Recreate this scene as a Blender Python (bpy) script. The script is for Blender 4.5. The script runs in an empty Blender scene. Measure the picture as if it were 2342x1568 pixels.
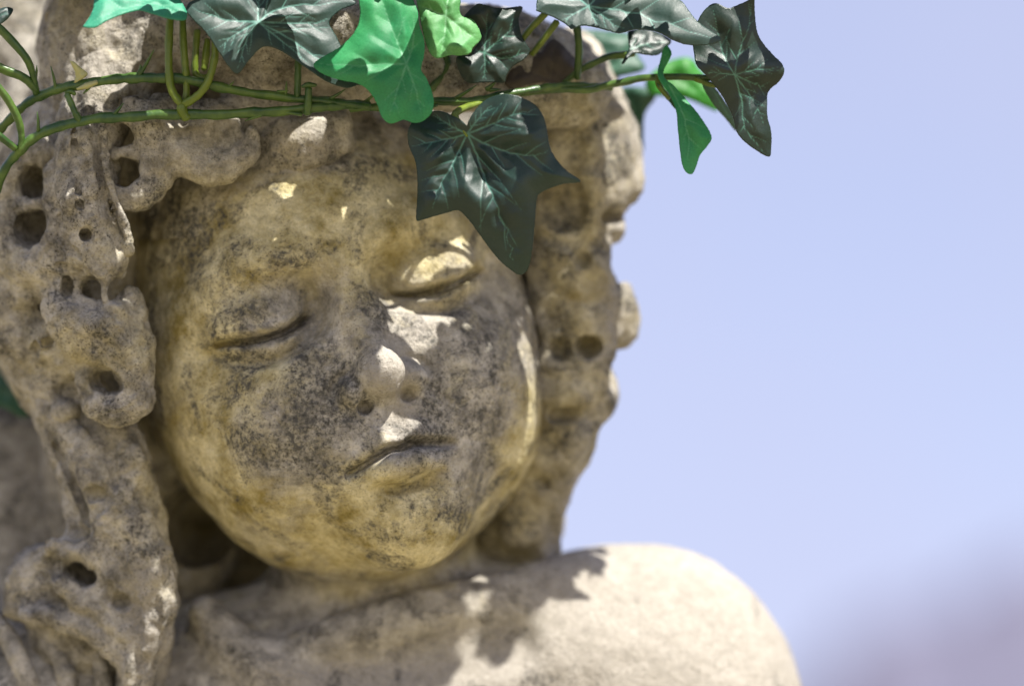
import bpy, math, random
import numpy as np
from mathutils import Vector, Matrix
from mathutils.geometry import delaunay_2d_cdt

random.seed(7)
rng = np.random.default_rng(11)
scene = bpy.context.scene
col = scene.collection

# ------------------------------------------------------------------ scale and authoring frame
# shapes are authored in a level frame in front of the statue, one unit = 0.17 mm
S = 0.00017
DP = 8824.0                      # distance from lens to focus plane, in units (1.5 m)
PITCH = math.radians(14.0)        # the photographer looks up slightly
RIG = Matrix.Rotation(PITCH, 4, 'X')
RIG3 = np.array(RIG.to_3x3(), dtype=np.float64)
CAMH = 1.6

def P(px, py, y):
    """a point given by its sight line and its depth behind the focus plane"""
    k = 1 + y / DP
    return np.array([(px - 1171) * k, y, (784 - py) * k])

def to_world(v):
    v = np.asarray(v, dtype=np.float64).reshape(-1, 3) * S
    w = (v + np.array([0, DP * S, 0])) @ RIG3.T
    w[:, 2] += CAMH
    return w

# ------------------------------------------------------------------ camera
cam = bpy.data.cameras.new('camera')
cam.sensor_width = 36.0
cam.lens = 36.0 * DP / 2342.0
cam.clip_end = 5000
cam.clip_start = 0.05
cam.dof.use_dof = True
cam.dof.focus_distance = (DP - 25) * S
cam.dof.aperture_fstop = 2.7
cam.dof.aperture_blades = 9
camo = bpy.data.objects.new('camera', cam)
col.objects.link(camo)
camo.location = (0, 0, CAMH)
camo.rotation_euler = (math.pi / 2 + PITCH, 0, 0)
scene.camera = camo

# ------------------------------------------------------------------ sky, sun, exposure
sun_dir = Vector((0.37, -0.32, 0.95)).normalized()      # towards the sun, authoring frame
sun_w = (RIG.to_3x3() @ sun_dir).normalized()
elev = math.asin(sun_w.z)
world = bpy.data.worlds.new('World')
scene.world = world
world.use_nodes = True
wn = world.node_tree.nodes; wl = world.node_tree.links
wn.clear()
wo = wn.new('ShaderNodeOutputWorld'); wb = wn.new('ShaderNodeBackground')
sky = wn.new('ShaderNodeTexSky')
sky.sky_type = 'NISHITA'
sky.sun_disc = False
sky.sun_elevation = elev
sky.sun_rotation = math.atan2(sun_w.x, sun_w.y)
sky.air_density = 1.0
sky.dust_density = 0.5
sky.ozone_density = 1.6
sky.altitude = 100
wb.inputs['Strength'].default_value = 0.084
tint = wn.new('ShaderNodeMix'); tint.data_type = 'RGBA'; tint.blend_type = 'MULTIPLY'
tint.inputs[0].default_value = 1.0
tint.inputs[7].default_value = (1.19, 0.955, 0.95, 1)      # the photograph's lavender white balance
wl.new(sky.outputs[0], tint.inputs[6])
# thin high veil of cloud over the whole sky, slightly uneven
wtc = wn.new('ShaderNodeTexCoord'); wno = wn.new('ShaderNodeTexNoise')
wno.inputs['Scale'].default_value = 5.0; wno.inputs['Detail'].default_value = 4.0; wno.inputs['Roughness'].default_value = 0.55
wl.new(wtc.outputs['Generated'], wno.inputs['Vector'])
wmr = wn.new('ShaderNodeMapRange')
wmr.inputs[1].default_value = 0.30; wmr.inputs[2].default_value = 0.70; wmr.inputs[3].default_value = 0.40; wmr.inputs[4].default_value = 0.85
wl.new(wno.outputs['Fac'], wmr.inputs[0])
veil = wn.new('ShaderNodeMix'); veil.data_type = 'RGBA'
veil.inputs[7].default_value = (2.85, 3.0, 4.15, 1)
wl.new(wmr.outputs[0], veil.inputs[0]); wl.new(tint.outputs[2], veil.inputs[6])
wl.new(veil.outputs[2], wb.inputs['Color'])
wl.new(wb.outputs[0], wo.inputs['Surface'])

sl = bpy.data.lights.new('sun', 'SUN')
sl.energy = 4.2
sl.angle = math.radians(0.55)
sl.color = (1.0, 0.955, 0.89)
so = bpy.data.objects.new('sun', sl)
col.objects.link(so)
so.rotation_euler = sun_w.to_track_quat('Z', 'Y').to_euler()
so.location = (0, 0, 6)

vs = scene.view_settings
vs.view_transform = 'Standard'
vs.look = 'None'
vs.exposure = 1.36
vs.gamma = 1.0
vs.use_curve_mapping = False
scene.cycles.use_denoising = True
scene.cycles.max_bounces = 6

# ------------------------------------------------------------------ helpers
def smoothstep(a, b, x):
    t = np.clip((x - a) / (b - a), 0, 1)
    return t * t * (3 - 2 * t)

_T = rng.random((32, 32, 32)).astype(np.float32) * 2 - 1
def vnoise(p):
    i = np.floor(p).astype(np.int64)
    f = (p - i).astype(np.float32)
    f = f * f * (3 - 2 * f)
    i0 = i & 31; i1 = (i + 1) & 31
    x0, y0, z0 = i0.T; x1, y1, z1 = i1.T
    fx, fy, fz = f.T
    a = _T[x0, y0, z0] * (1 - fx) + _T[x1, y0, z0] * fx
    b = _T[x0, y1, z0] * (1 - fx) + _T[x1, y1, z0] * fx
    c = _T[x0, y0, z1] * (1 - fx) + _T[x1, y0, z1] * fx
    d = _T[x0, y1, z1] * (1 - fx) + _T[x1, y1, z1] * fx
    return (a * (1 - fy) + b * fy) * (1 - fz) + (c * (1 - fy) + d * fy) * fz
def fbm(p, scale, octaves=3):
    s = 0; a = 1.0; q = p / scale
    for o in range(octaves):
        s = s + a * vnoise(q + 7.3 * o)
        a *= 0.5; q = q * 2.03
    return s

def tag(o, label=None, cat=None, group=None, kind=None):
    if label: o['label'] = label
    if cat: o['category'] = cat
    if group: o['group'] = group
    if kind: o['kind'] = kind
    return o

def empty(name, loc):
    o = bpy.data.objects.new(name, None)
    o.empty_display_size = 0.02
    col.objects.link(o)
    o.location = loc
    return o

def mesh_obj(name, verts, faces, mat, parent=None, smooth=True, attrs=None):
    """verts in the authoring frame; faces an (n,3) or (n,4) array"""
    w = to_world(verts)
    origin = w.mean(axis=0)
    if parent is not None:
        ploc = np.array(parent.matrix_world.translation) if parent.parent is None else np.array(parent['_o'])
    else:
        ploc = np.zeros(3)
    me = bpy.data.meshes.new(name)
    faces = np.asarray(faces, dtype=np.int32)
    n, k = faces.shape
    me.vertices.add(len(w))
    me.vertices.foreach_set('co', (w - origin).astype(np.float32).ravel())
    me.loops.add(n * k)
    me.loops.foreach_set('vertex_index', faces.ravel())
    me.polygons.add(n)
    me.polygons.foreach_set('loop_start', np.arange(0, n * k, k, dtype=np.int32))
    me.polygons.foreach_set('loop_total', np.full(n, k, dtype=np.int32))
    me.update(calc_edges=True)
    if smooth:
        me.polygons.foreach_set('use_smooth', np.ones(n, dtype=bool))
    if attrs:
        for an, av in attrs.items():
            a = me.attributes.new(an, 'FLOAT', 'POINT')
            a.data.foreach_set('value', np.asarray(av, dtype=np.float32))
    me.materials.append(mat)
    o = bpy.data.objects.new(name, me)
    col.objects.link(o)
    if parent is not None:
        o.parent = parent
    o.location = Vector(origin - ploc)
    ORIG[o.name] = origin
    return o
ORIG = {}

def set_parent(o, parent):
    """make o a child of a mesh part, keeping it where it stands"""
    o.parent = parent
    o.location = Vector(ORIG[o.name] - ORIG[parent.name])

# ------------------------------------------------------------------ signed distance shapes
def d_ell(p, c, r, R=None):
    q = p - np.asarray(c, dtype=np.float32)
    if R is not None: q = q @ R
    r = np.asarray(r, dtype=np.float32)
    a = q / r
    k0 = np.sqrt(np.einsum('ij,ij->i', a, a)) + 1e-6
    b = a / r
    k1 = np.sqrt(np.einsum('ij,ij->i', b, b)) + 1e-9
    return k0 * (k0 - 1) / k1
def d_cap(p, a, b, r1, r2):
    a = np.asarray(a, dtype=np.float32); b = np.asarray(b, dtype=np.float32)
    ba = b - a
    pa = p - a
    h = np.clip(pa @ (ba / max(float(ba @ ba), 1e-6)), 0, 1)
    q = pa - h[:, None] * ba
    return np.sqrt(np.einsum('ij,ij->i', q, q)) - (r1 + (r2 - r1) * h)
def smin(a, b, k):
    if k <= 0: return np.minimum(a, b)
    h = np.maximum(k - np.abs(a - b), 0) / k
    return np.minimum(a, b) - h * h * k * 0.25
def smax(a, b, k):
    return -smin(-a, -b, k)

class Sdf:
    def __init__(self):
        self.ops = []
    def add(self, fn, lo, hi, k, mode='u'):
        self.ops.append((fn, np.array(lo, float), np.array(hi, float), k, mode))
    def ell(self, c, r, k=20, mode='u', R=None):
        c = np.array(c, float); m = float(max(np.atleast_1d(r)))
        r = np.array(r if np.ndim(r) else (r, r, r), float)
        self.add(lambda p: d_ell(p, c, r, R), c - m, c + m, k, mode)
    def cap(self, a, b, r1, r2, k=20, mode='u'):
        a = np.array(a, float); b = np.array(b, float); m = max(r1, r2)
        self.add(lambda p: d_cap(p, a, b, r1, r2), np.minimum(a, b) - m, np.maximum(a, b) + m, k, mode)
    def tube(self, pts, k=20, mode='u', n=3, ridge=0.0, nr=5, twist=0.012):
        """pts of (x,y,z,r), smoothed by a Catmull-Rom spline; one blended piece"""
        q = catmull(np.array(pts, float), n)
        m = q[:, 3].max()
        ft = np.diff(q[:, :3], axis=0); ln_ = np.linalg.norm(ft, axis=1); ft = ft / (ln_[:, None] + 1e-9)
        ls = np.concatenate([[0], np.cumsum(ln_)])
        u_ = np.cross(ft[0], (0.3, 1.0, 0.2)); fu = []
        for t_ in ft:
            u_ = u_ - t_ * (u_ @ t_); u_ = u_ / (np.linalg.norm(u_) + 1e-9); fu.append(u_)
        fu = np.array(fu); fv = np.cross(ft, fu).astype(np.float32); fu = fu.astype(np.float32); ft = ft.astype(np.float32)
        def fn(p):
            d = None
            cl = p.min(0) - 2.2 * k - 16; ch = p.max(0) + 2.2 * k + 16
            for i in range(len(q) - 1):
                r_ = max(q[i, 3], q[i + 1, 3])
                if (cl > np.maximum(q[i, :3], q[i + 1, :3]) + r_).any() or (ch < np.minimum(q[i, :3], q[i + 1, :3]) - r_).any(): continue
                e = d_cap(p, q[i, :3], q[i + 1, :3], q[i, 3], q[i + 1, 3])
                if ridge:
                    w_ = p - q[i, :3].astype(np.float32)
                    ph = np.arctan2(w_ @ fv[i], w_ @ fu[i])
                    e = e + ridge * np.cos(nr * ph + twist * (ls[i] + w_ @ ft[i])) * np.clip(1.4 - np.abs(e) / 30, 0, 1)
                d = e if d is None else smin(d, e, 6)
            return np.full(len(p), 1e4, np.float32) if d is None else d
        self.add(fn, q[:, :3].min(0) - m, q[:, :3].max(0) + m, k, mode)
    def groove(self, pts, width, depth, axes=(0, 2), ymin=-220, ymax=1e9, n=4):
        """press a line into the surface (negative depth raises it); pts of (u, v, strength) in the plane of the two axes"""
        q = catmull(np.array(pts, float), n)
        lo = np.full(3, -1e5); hi = np.full(3, 1e5)
        lo[1] = ymin
        m = width * 2.6
        for i, a in enumerate(axes):
            lo[a] = q[:, i].min() - m; hi[a] = q[:, i].max() + m
        hi[1] = min(hi[1], ymax)
        def fn(p):
            u = p[:, axes[0]]; v = p[:, axes[1]]
            best = np.full(len(p), 1e9, np.float32); st = np.zeros(len(p), np.float32)
            for i in range(len(q) - 1):
                ax, az, sa = q[i]; bx, bz, sb = q[i + 1]
                l2 = (bx - ax) ** 2 + (bz - az) ** 2 + 1e-6
                h = np.clip(((u - ax) * (bx - ax) + (v - az) * (bz - az)) / l2, 0, 1)
                d2 = (u - ax - h * (bx - ax)) ** 2 + (v - az - h * (bz - az)) ** 2
                w = d2 < best
                best = np.where(w, d2, best); st = np.where(w, sa + (sb - sa) * h, st)
            g = depth * st * np.exp(-best / (width * width))
            return np.where(p[:, 1] < ymax, g, 0).astype(np.float32)
        self.add(fn, lo, hi, 1e-3, 'd')
    def __call__(self, p, cull=True):
        p = np.ascontiguousarray(p, dtype=np.float32)
        if not cull:
            d = np.full(len(p), 1e4, np.float32)
            for fn, lo, hi, k, mode in self.ops:
                if mode != 'd':
                    e = fn(p)
                    d = smin(d, e, k) if mode == 'u' else smax(d, -e, k)
            return d
        out = np.empty(len(p), np.float32)
        n = 1458
        for i in range(0, len(p), n):          # neighbours lie together: test the ops once per batch
            c = p[i:i + n]
            cl = c.min(0); ch = c.max(0)
            d = np.full(len(c), 1e4, np.float32)
            for fn, lo, hi, k, mode in self.ops:
                m = 2.2 * k + 16
                if k > 0 and ((cl > hi + m).any() or (ch < lo - m).any()): continue
                if mode == 'd':
                    ins = np.nonzero(np.all((c > lo) & (c < hi), axis=1))[0]
                    ins = ins[np.abs(d[ins]) < 40]
                    if len(ins): d[ins] += fn(c[ins])
                    continue
                e = fn(c)
                if mode == 'u': d = smin(d, e, k)
                else: d = smax(d, -e, k)
            out[i:i + n] = d
        return out

def catmull(q, n):
    if len(q) < 3 or n <= 1: return q
    e = np.vstack([2 * q[0] - q[1], q, 2 * q[-1] - q[-2]])
    out = []
    for i in range(1, len(e) - 2):
        for t in np.linspace(0, 1, n, endpoint=False):
            a, b, c, d = e[i - 1], e[i], e[i + 1], e[i + 2]
            out.append(0.5 * (2 * b + (c - a) * t + (2 * a - 5 * b + 4 * c - d) * t * t + (3 * b - a - 3 * c + d) * t ** 3))
    out.append(e[-2])
    return np.array(out)

def surface_net(f, lo, hi, vox, B=8, slack=1.45, keep=None):
    """sparse surface nets over the box lo..hi; returns verts, quads"""
    lo = np.array(lo, float)
    nb = np.ceil((np.array(hi, float) - lo) / (vox * B)).astype(int)
    bi = np.stack(np.meshgrid(*[np.arange(n) for n in nb], indexing='ij'), -1).reshape(-1, 3)
    cen = lo + (bi + 0.5) * B * vox
    dv = np.concatenate([f(c, cull=False) for c in np.array_split(cen, max(1, len(cen) // 200000))])
    sel = np.abs(dv) < B * vox * 0.866 * slack
    if keep is not None: sel &= keep(cen)
    bi = bi[sel]
    g = np.stack(np.meshgrid(*[np.arange(B + 1)] * 3, indexing='ij'), -1).reshape(-1, 3)
    n = B + 1
    K = nb * B + 2
    vk, vp, ea = [], [], []
    corner = np.array([[i, j, k] for i in (0, 1) for j in (0, 1) for k in (0, 1)])
    edges = [(a, b) for a in range(8) for b in range(a + 1, 8) if np.abs(corner[a] - corner[b]).sum() == 1]
    def key(c): return (c[:, 0] * K[1] + c[:, 1]) * K[2] + c[:, 2]
    for ch in np.array_split(bi, max(1, len(bi) // 1500)):
        gi = ch[:, None, :] * B + g[None]
        pts = lo + gi.reshape(-1, 3) * vox
        V = f(pts).reshape(len(ch), n, n, n)
        neg = V < 0
        cnt = np.zeros((len(ch), B, B, B), np.int8)
        for c in corner:
            cnt += neg[:, c[0]:c[0] + B, c[1]:c[1] + B, c[2]:c[2] + B]
        act = np.argwhere((cnt > 0) & (cnt < 8))
        if len(act) == 0: continue
        b_, i_, j_, k_ = act.T
        cv = np.stack([V[b_, i_ + c[0], j_ + c[1], k_ + c[2]] for c in corner], 1)
        acc = np.zeros((len(act), 3)); w = np.zeros(len(act))
        for a, b in edges:
            va, vb = cv[:, a], cv[:, b]
            m = (va < 0) != (vb < 0)
            t = np.where(m, va / np.where(m, va - vb, 1), 0)
            acc += m[:, None] * (corner[a] + t[:, None] * (corner[b] - corner[a])); w += m
        cell = ch[b_] * B + np.stack([i_, j_, k_], 1)
        vk.append(key(cell)); vp.append(lo + (cell + acc / w[:, None]) * vox)
        for ax in range(3):
            sh = [slice(0, B)] * 3; sh[ax] = slice(1, B + 1)
            n0 = neg[:, :B, :B, :B]; n1 = neg[:, sh[0], sh[1], sh[2]]
            e = np.argwhere(n0 != n1)
            if len(e):
                cc = ch[e[:, 0]] * B + e[:, 1:]
                ea.append((ax, cc, n0[tuple(e.T)]))
    vk = np.concatenate(vk); vp = np.concatenate(vp)
    # pull the vertices onto the surface
    e = vox * 0.5
    d0 = f(vp)
    gr = np.stack([f(vp + np.eye(3)[a] * e) - d0 for a in range(3)], 1) / e
    g2 = (gr * gr).sum(1)
    st = -d0 / np.maximum(g2, 0.25)
    vp = vp + np.clip(st, -vox, vox)[:, None] * gr * 0.9
    o = np.argsort(vk); vk = vk[o]; vp = vp[o]
    quads = []
    for ax, cc, inside in ea:
        u, v = [(1, 2), (2, 0), (0, 1)][ax]
        ids = []
        ok = np.ones(len(cc), bool)
        for du, dvv in ((-1, -1), (0, -1), (0, 0), (-1, 0)):
            c = cc.copy(); c[:, u] += du; c[:, v] += dvv
            kk = key(c)
            pos = np.clip(np.searchsorted(vk, kk), 0, len(vk) - 1)
            ok &= (vk[pos] == kk) & (c[:, u] >= 0) & (c[:, v] >= 0)
            ids.append(pos)
        q = np.stack(ids, 1)
        q[~inside] = q[~inside][:, ::-1]
        quads.append(q[ok])
    quads = np.concatenate(quads)
    return vp, quads

def grow_normals(v, q):
    n = np.zeros_like(v)
    fn = np.cross(v[q[:, 2]] - v[q[:, 0]], v[q[:, 3]] - v[q[:, 1]])
    for i in range(4):
        np.add.at(n, q[:, i], fn)
    return n / (np.linalg.norm(n, axis=1)[:, None] + 1e-9)
# ------------------------------------------------------------------ materials
def new_mat(name):
    m = bpy.data.materials.new(name)
    m.use_nodes = True
    nt = m.node_tree
    nt.nodes.clear()
    out = nt.nodes.new('ShaderNodeOutputMaterial')
    return m, nt, out

class N:
    """small wrapper for building node trees"""
    def __init__(self, nt): self.nt = nt
    def new(self, t, **kw):
        n = self.nt.nodes.new(t)
        for k, v in kw.items(): setattr(n, k, v)
        return n
    def link(self, a, b): self.nt.links.new(a, b)
    def noise(self, vec, scale, detail=4, rough=0.6, dist=0.0):
        n = self.new('ShaderNodeTexNoise')
        n.inputs['Scale'].default_value = scale
        n.inputs['Detail'].default_value = detail
        n.inputs['Roughness'].default_value = rough
        n.inputs['Distortion'].default_value = dist
        self.link(vec, n.inputs['Vector'])
        return n.outputs['Fac']
    def ramp(self, fac, stops):
        n = self.new('ShaderNodeValToRGB')
        cr = n.color_ramp
        while len(cr.elements) < len(stops): cr.elements.new(0.5)
        for e, (p, c) in zip(cr.elements, stops):
            e.position = p
            e.color = (c, c, c, 1) if not hasattr(c, '__len__') else (*c, 1)
        self.link(fac, n.inputs[0])
        return n.outputs[0]
    def mix(self, fac, a, b, mode='MIX'):
        n = self.new('ShaderNodeMix', data_type='RGBA', blend_type=mode)
        for v, s in ((fac, n.inputs[0]), (a, n.inputs[6]), (b, n.inputs[7])):
            if isinstance(v, (int, float)): s.default_value = v if s.type == 'VALUE' else (v, v, v, 1)
            elif isinstance(v, tuple): s.default_value = (*v, 1)
            else: self.link(v, s)
        return n.outputs[2]
    def math(self, op, a, b=0.0, clamp=False, c=-0.45):
        n = self.new('ShaderNodeMath', operation=op, use_clamp=clamp)
        if op == 'MULTIPLY_ADD': n.inputs[2].default_value = c
        for v, s in ((a, n.inputs[0]), (b, n.inputs[1])):
            if isinstance(v, (int, float)): s.default_value = v
            else: self.link(v, s)
        return n.outputs[0]
    def attr(self, name):
        n = self.new('ShaderNodeAttribute', attribute_name=name)
        return n.outputs['Fac']
    def bump(self, h, strength, dist, normal=None):
        n = self.new('ShaderNodeBump')
        n.inputs['Strength'].default_value = strength
        n.inputs['Distance'].default_value = dist
        self.link(h, n.inputs['Height'])
        if normal is not None: self.link(normal, n.inputs['Normal'])
        return n.outputs['Normal']

def stone_material(name, ochre=1.0, grain=1.0):
    m, nt, out = new_mat(name)
    b = N(nt)
    pos = b.new('ShaderNodeNewGeometry').outputs['Position']
    pale = b.mix(b.noise(pos, 55, 5, 0.65), (0.29, 0.265, 0.22), (0.49, 0.455, 0.395))
    dirty = b.mix(b.ramp(b.noise(pos, 80, 9, 0.74), [(0.36, 0), (0.62, 1)]), (0.165, 0.152, 0.124), (0.60, 0.56, 0.475))
    cl = b.ramp(b.math('ADD', b.math('MULTIPLY', b.noise(pos, 60, 6, 0.7), 0.7), b.math('MULTIPLY', b.attr('clean_sun_paint'), 0.6)), [(0.46, 0.0), (0.80, 1.0)])  # clean stone, and sun patches painted in as lighter colour
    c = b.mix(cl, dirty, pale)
    # ochre biofilm: patches with their own outline
    och = b.math('ADD', b.noise(pos, 34, 8, 0.72, 0.5), b.math('MULTIPLY', b.attr('ochre'), 0.42))
    ofac = b.math('MULTIPLY', b.ramp(och, [(0.52, 0.0), (0.78, 1.0)]), ochre)
    ocol = b.mix(b.ramp(b.noise(pos, 58, 8, 0.70), [(0.36, 0), (0.62, 1)]), (0.30, 0.24, 0.080), (0.78, 0.70, 0.44))
    c = b.mix(ofac, c, ocol)
    # dark grey lichen: blotches broken into smaller blotches and specks
    l1 = b.math('ADD', b.math('MULTIPLY_ADD', b.noise(pos, 52, 10, 0.70, 0.7), 1.9), b.math('MULTIPLY', b.attr('lichen'), 0.24))
    lfac = b.ramp(l1, [(0.53, 0.0), (0.74, 1.0)])
    sp = b.noise(pos, 430, 6, 0.75)
    speck = b.ramp(sp, [(0.42, 1.0), (0.58, 0.22)])
    lf = b.math('MULTIPLY', lfac, speck, True)
    c = b.mix(b.math('MULTIPLY', lf, 0.95), c, (0.090, 0.088, 0.080))
    # fine dark grains everywhere, thicker near the blotches
    near = b.ramp(l1, [(0.40, 0.35), (0.62, 1.0)])
    gr = b.ramp(b.noise(pos, 1000, 3, 0.7), [(0.36, 0.85), (0.46, 0.0)])
    c = b.mix(b.math('MULTIPLY', b.math('MULTIPLY', gr, near), 0.75 * grain, True), c, (0.035, 0.03, 0.02))
    gr2 = b.ramp(b.noise(pos, 260, 5, 0.75), [(0.30, 0.8), (0.43, 0.0)])
    c = b.mix(b.math('MULTIPLY', gr2, 0.32 * grain, True), c, (0.06, 0.052, 0.036))
    # grainy mottling of the stone itself
    mo = b.ramp(b.noise(pos, 300, 5, 0.75), [(0.34, 0.66), (0.66, 1.0)])
    c = b.mix(0.75, c, mo, 'MULTIPLY')
    bs = b.new('ShaderNodeBsdfPrincipled')
    b.link(c, bs.inputs['Base Color'])
    bs.inputs['Roughness'].default_value = 0.9
    bs.inputs['Specular IOR Level'].default_value = 0.15
    n1 = b.bump(b.noise(pos, 700, 4, 0.7), 0.7 * grain, 0.0008)
    n2 = b.bump(b.noise(pos, 190, 6, 0.68), 0.6 * grain, 0.0020, n1)
    b.link(n2, bs.inputs['Normal'])
    b.link(bs.outputs[0], out.inputs['Surface'])
    return m

STONE = stone_material('weathered_limestone', 1.0, 1.0)
HAIRSTONE = stone_material('weathered_limestone_hair', 0.6, 1.35)
# ------------------------------------------------------------------ the statue
YAW, PIT, ROLL = math.radians(13), math.radians(-5), math.radians(-17)
FR = np.array(Matrix.Rotation(ROLL, 3, 'Y') @ Matrix.Rotation(PIT, 3, 'X') @ Matrix.Rotation(YAW, 3, 'Z'))
FO = P(806, 690, 130)
def L(x, y, z):                      # face frame -> authoring frame
    return FR @ np.array([x, y, z], float) + FO

FRf = FR.astype(np.float32)
class FaceSdf(Sdf):
    """shapes given in the face frame, evaluated there"""
    def __call__(self, p, cull=True):
        q = (p - FO).astype(np.float32) @ FRf
        return super().__call__(q, cull)

face = FaceSdf()
face.ell((0, 480, 130), (455, 545, 520), 0)
face.ell((0, 360, -230), (410, 385, 400), 140)
for s in (-1, 1):
    face.ell((s * 192, 150, -225), 178, 130)
    face.ell((s * 225, 270, -320), 145, 140)
face.ell((0, 90, -505), 126, 130)
face.ell((0, 50, -350), (160, 100, 135), 90)
for s in (-1, 1):                     # temples run into the curls
    face.ell((s * 352, 350, -70), (125, 250, 270), 70)
for s in (-1, 1):                     # brow
    face.tube([(s * 50, 22, 95, 30), (s * 150, 16, 128, 40), (s * 250, 45, 128, 40), (s * 345, 120, 80, 32)], 90)
for s in (-1, 1):                     # eye sockets
    face.ell((s * 205, -40, 30), (150, 62, 62), 70, 's')
    face.ell((s * 110, -14, 18), (52, 70, 62), 60, 's')
# nose
face.cap((0, 22, 62), (0, -80, -172), 40, 44, 40)
face.ell((0, -90, -190), (52, 46, 42), 34)
for s in (-1, 1):
    face.cap((s * 24, 16, -50), (s * 50, -26, -184), 27, 37, 38)
    face.ell((s * 79, -38, -213), (38, 58, 36), 20)
face.cap((0, -92, -216), (0, -40, -240), 26, 24, 16)
# eyelids
for s in (-1, 1):
    c = np.array((s * 212, 108, 22), np.float32)
    face.ell(c, 112, 14)
    def lid(p, c, r, sl, up, s):
        q = p - c
        d = np.sqrt((q * q).sum(1)) - r
        pl = up * ((sl * (-q[:, 1])) - q[:, 2]) * 0.93
        return smax(d, pl, 6)
    face.add(lambda p, c=c, s=s: lid(p, c, 130, -0.34, 1, s), c - 134, c + 134, 42)
    face.add(lambda p, c=c, s=s: lid(p, c, 121, -0.43, -1, s), c - 134, c + 134, 9)
# lips
face.tube([(-134, 24, -380, 10), (-74, -24, -356, 21), (-26, -60, -338, 27), (0, -60, -344, 25), (26, -60, -338, 27), (74, -24, -356, 21), (134, 24, -380, 10)], 30)
face.tube([(-108, 16, -394, 12), (-58, -40, -402, 36), (0, -60, -406, 43), (58, -40, -402, 36), (108, 16, -394, 12)], 18)
face.ell((0, -80, -468), (105, 34, 22), 40, 's')
face.cap((0, -84, -262), (0, -92, -322), 16, 18, 30, 's')
face.ell((0, -122, -292), (84, 58, 36), 16, 's')
for s in (-1, 1):                     # nostrils
    face.ell((s * 53, -64, -249), (21, 38, 18), 6, 's')
    face.groove([(s * 48, -158, 0), (s * 76, -162, .8), (s * 102, -176, 1), (s * 118, -200, 1), (s * 116, -226, .6)], 9, 8, ymax=150)
    face.groove([(s * 104, -150, 0), (s * 108, -190, .8), (s * 98, -226, 1), (s * 120, -270, .4), (s * 150, -320, 0)], 14, 9, ymax=150)
face.groove([(-142, -388, 0), (-122, -382, .7), (-78, -371, 1), (-30, -359, 1), (0, -363, 1), (30, -359, 1), (78, -371, 1), (118, -381, .7), (136, -387, 0)], 10, 30, ymax=150)
face.groove([(-92, -428, 0), (-40, -446, .9), (0, -450, 1), (40, -446, .9), (92, -428, 0)], 14, 26, ymax=150)
for s in (-1, 1):                     # lid slit, fold over the lid, tear line
    face.groove([(s * 98, 4, .3), (s * 125, -8, .8), (s * 165, -22, 1), (s * 212, -26, 1), (s * 260, -20, 1), (s * 310, -6, .6), (s * 335, 4, 0)], 9.5, 28, ymax=250)
    face.groove([(s * 110, -40, 0), (s * 150, -70, .8), (s * 212, -83, 1), (s * 275, -70, .8), (s * 325, -40, 0)], 13, 18, ymax=250)
    face.groove([(s * 125, -30, 0), (s * 165, -46, .8), (s * 212, -51, 1), (s * 262, -45, .8), (s * 310, -26, 0)], 12, -7, ymax=250)
    face.groove([(s * 120, 10, 0), (s * 165, -4, .8), (s * 212, -8, 1), (s * 262, -2, .8), (s * 310, 12, 0)], 11, -5, ymax=250)
    face.groove([(s * 105, 40, 0), (s * 150, 72, .8), (s * 215, 84, 1), (s * 285, 70, .8), (s * 335, 30, 0)], 16, 3, ymax=250)
# neck and chest belong to the same block of stone
def LF(p): return FR.T @ (np.asarray(p, float) - FO)
face.cap((0, 545, -340), LF(P(940, 1640, 700)), 212, 300, 60)
RF = FRf.T                             # rows: authoring axes inside the face frame
def body_ell(c, r, k, mode='u'):
    c = LF(c); m = max(r)
    rr = np.array(r, np.float32); cf = c.astype(np.float32)
    face.add(lambda p: d_ell((p - cf) @ FRf.T, np.zeros(3), rr), c - m, c + m, k, mode)
body_ell(P(700, 1930, 610), (840, 420, 640), 130)
body_ell(P(1470, 1670, 640), (400, 340, 458), 130)
body_ell(P(130, 1800, 540), (430, 330, 440), 90)
body_ell(P(1230, 1500, 580), (280, 260, 220), 150)
def body_tube(pts, k, mode='u'):
    face.tube([(*LF(P(x, y, d)), r) for x, y, d, r in pts], k, mode)
body_tube([(700, 1480, 330, 34), (900, 1420, 350, 44), (1120, 1370, 400, 46), (1330, 1330, 480, 50)], 80)          # collar bone
body_tube([(760, 1560, 250, 30), (960, 1520, 262, 40), (1180, 1470, 320, 36)], 70, 's')                            # hollow below it
body_tube([(470, 1400, 380, 40), (560, 1500, 330, 46), (700, 1590, 300, 40)], 80)                                  # worn fold of flesh by the lock
body_ell(P(-30, 1520, 900), (460, 340, 720), 120)

statue = empty('statue', to_world(P(830, 2100, 640))[0])
bpy.context.view_layer.update()
tag(statue, 'weathered limestone bust of a young face with lowered eyelids and drilled curls', 'statue')

def rough(v, n, amp, sc, strand=0.0):
    if strand:                        # worn chisel furrows that run down the locks
        a_ = v * np.array([1.0, 1.0, 0.22]) + (vnoise(v / 90.0) * 30)[:, None]
        v = v - n * (strand * (1 - np.abs(fbm(a_, 26.0, 2))))[:, None]
    return v + n * (fbm(v, sc, 3) * amp + np.minimum(fbm(v + 91.0, 14.0, 2) + 0.3, 0.25) * min(amp, 3.4) * 0.75)[:, None]

def blob(v, spots):
    """stains and painted sun patches: (px, py, rx, ry, weight) seen on the stone's front"""
    k = 1 + v[:, 1] / DP
    px = v[:, 0] / k + 1171; py = 784 - v[:, 2] / k
    a = np.zeros(len(v))
    for x, y, rx, ry, w in spots:
        a = a + w * np.exp(-(((px - x) / rx) ** 2 + ((py - y) / ry) ** 2))
    return np.clip(a, -1, 1.2)

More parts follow.
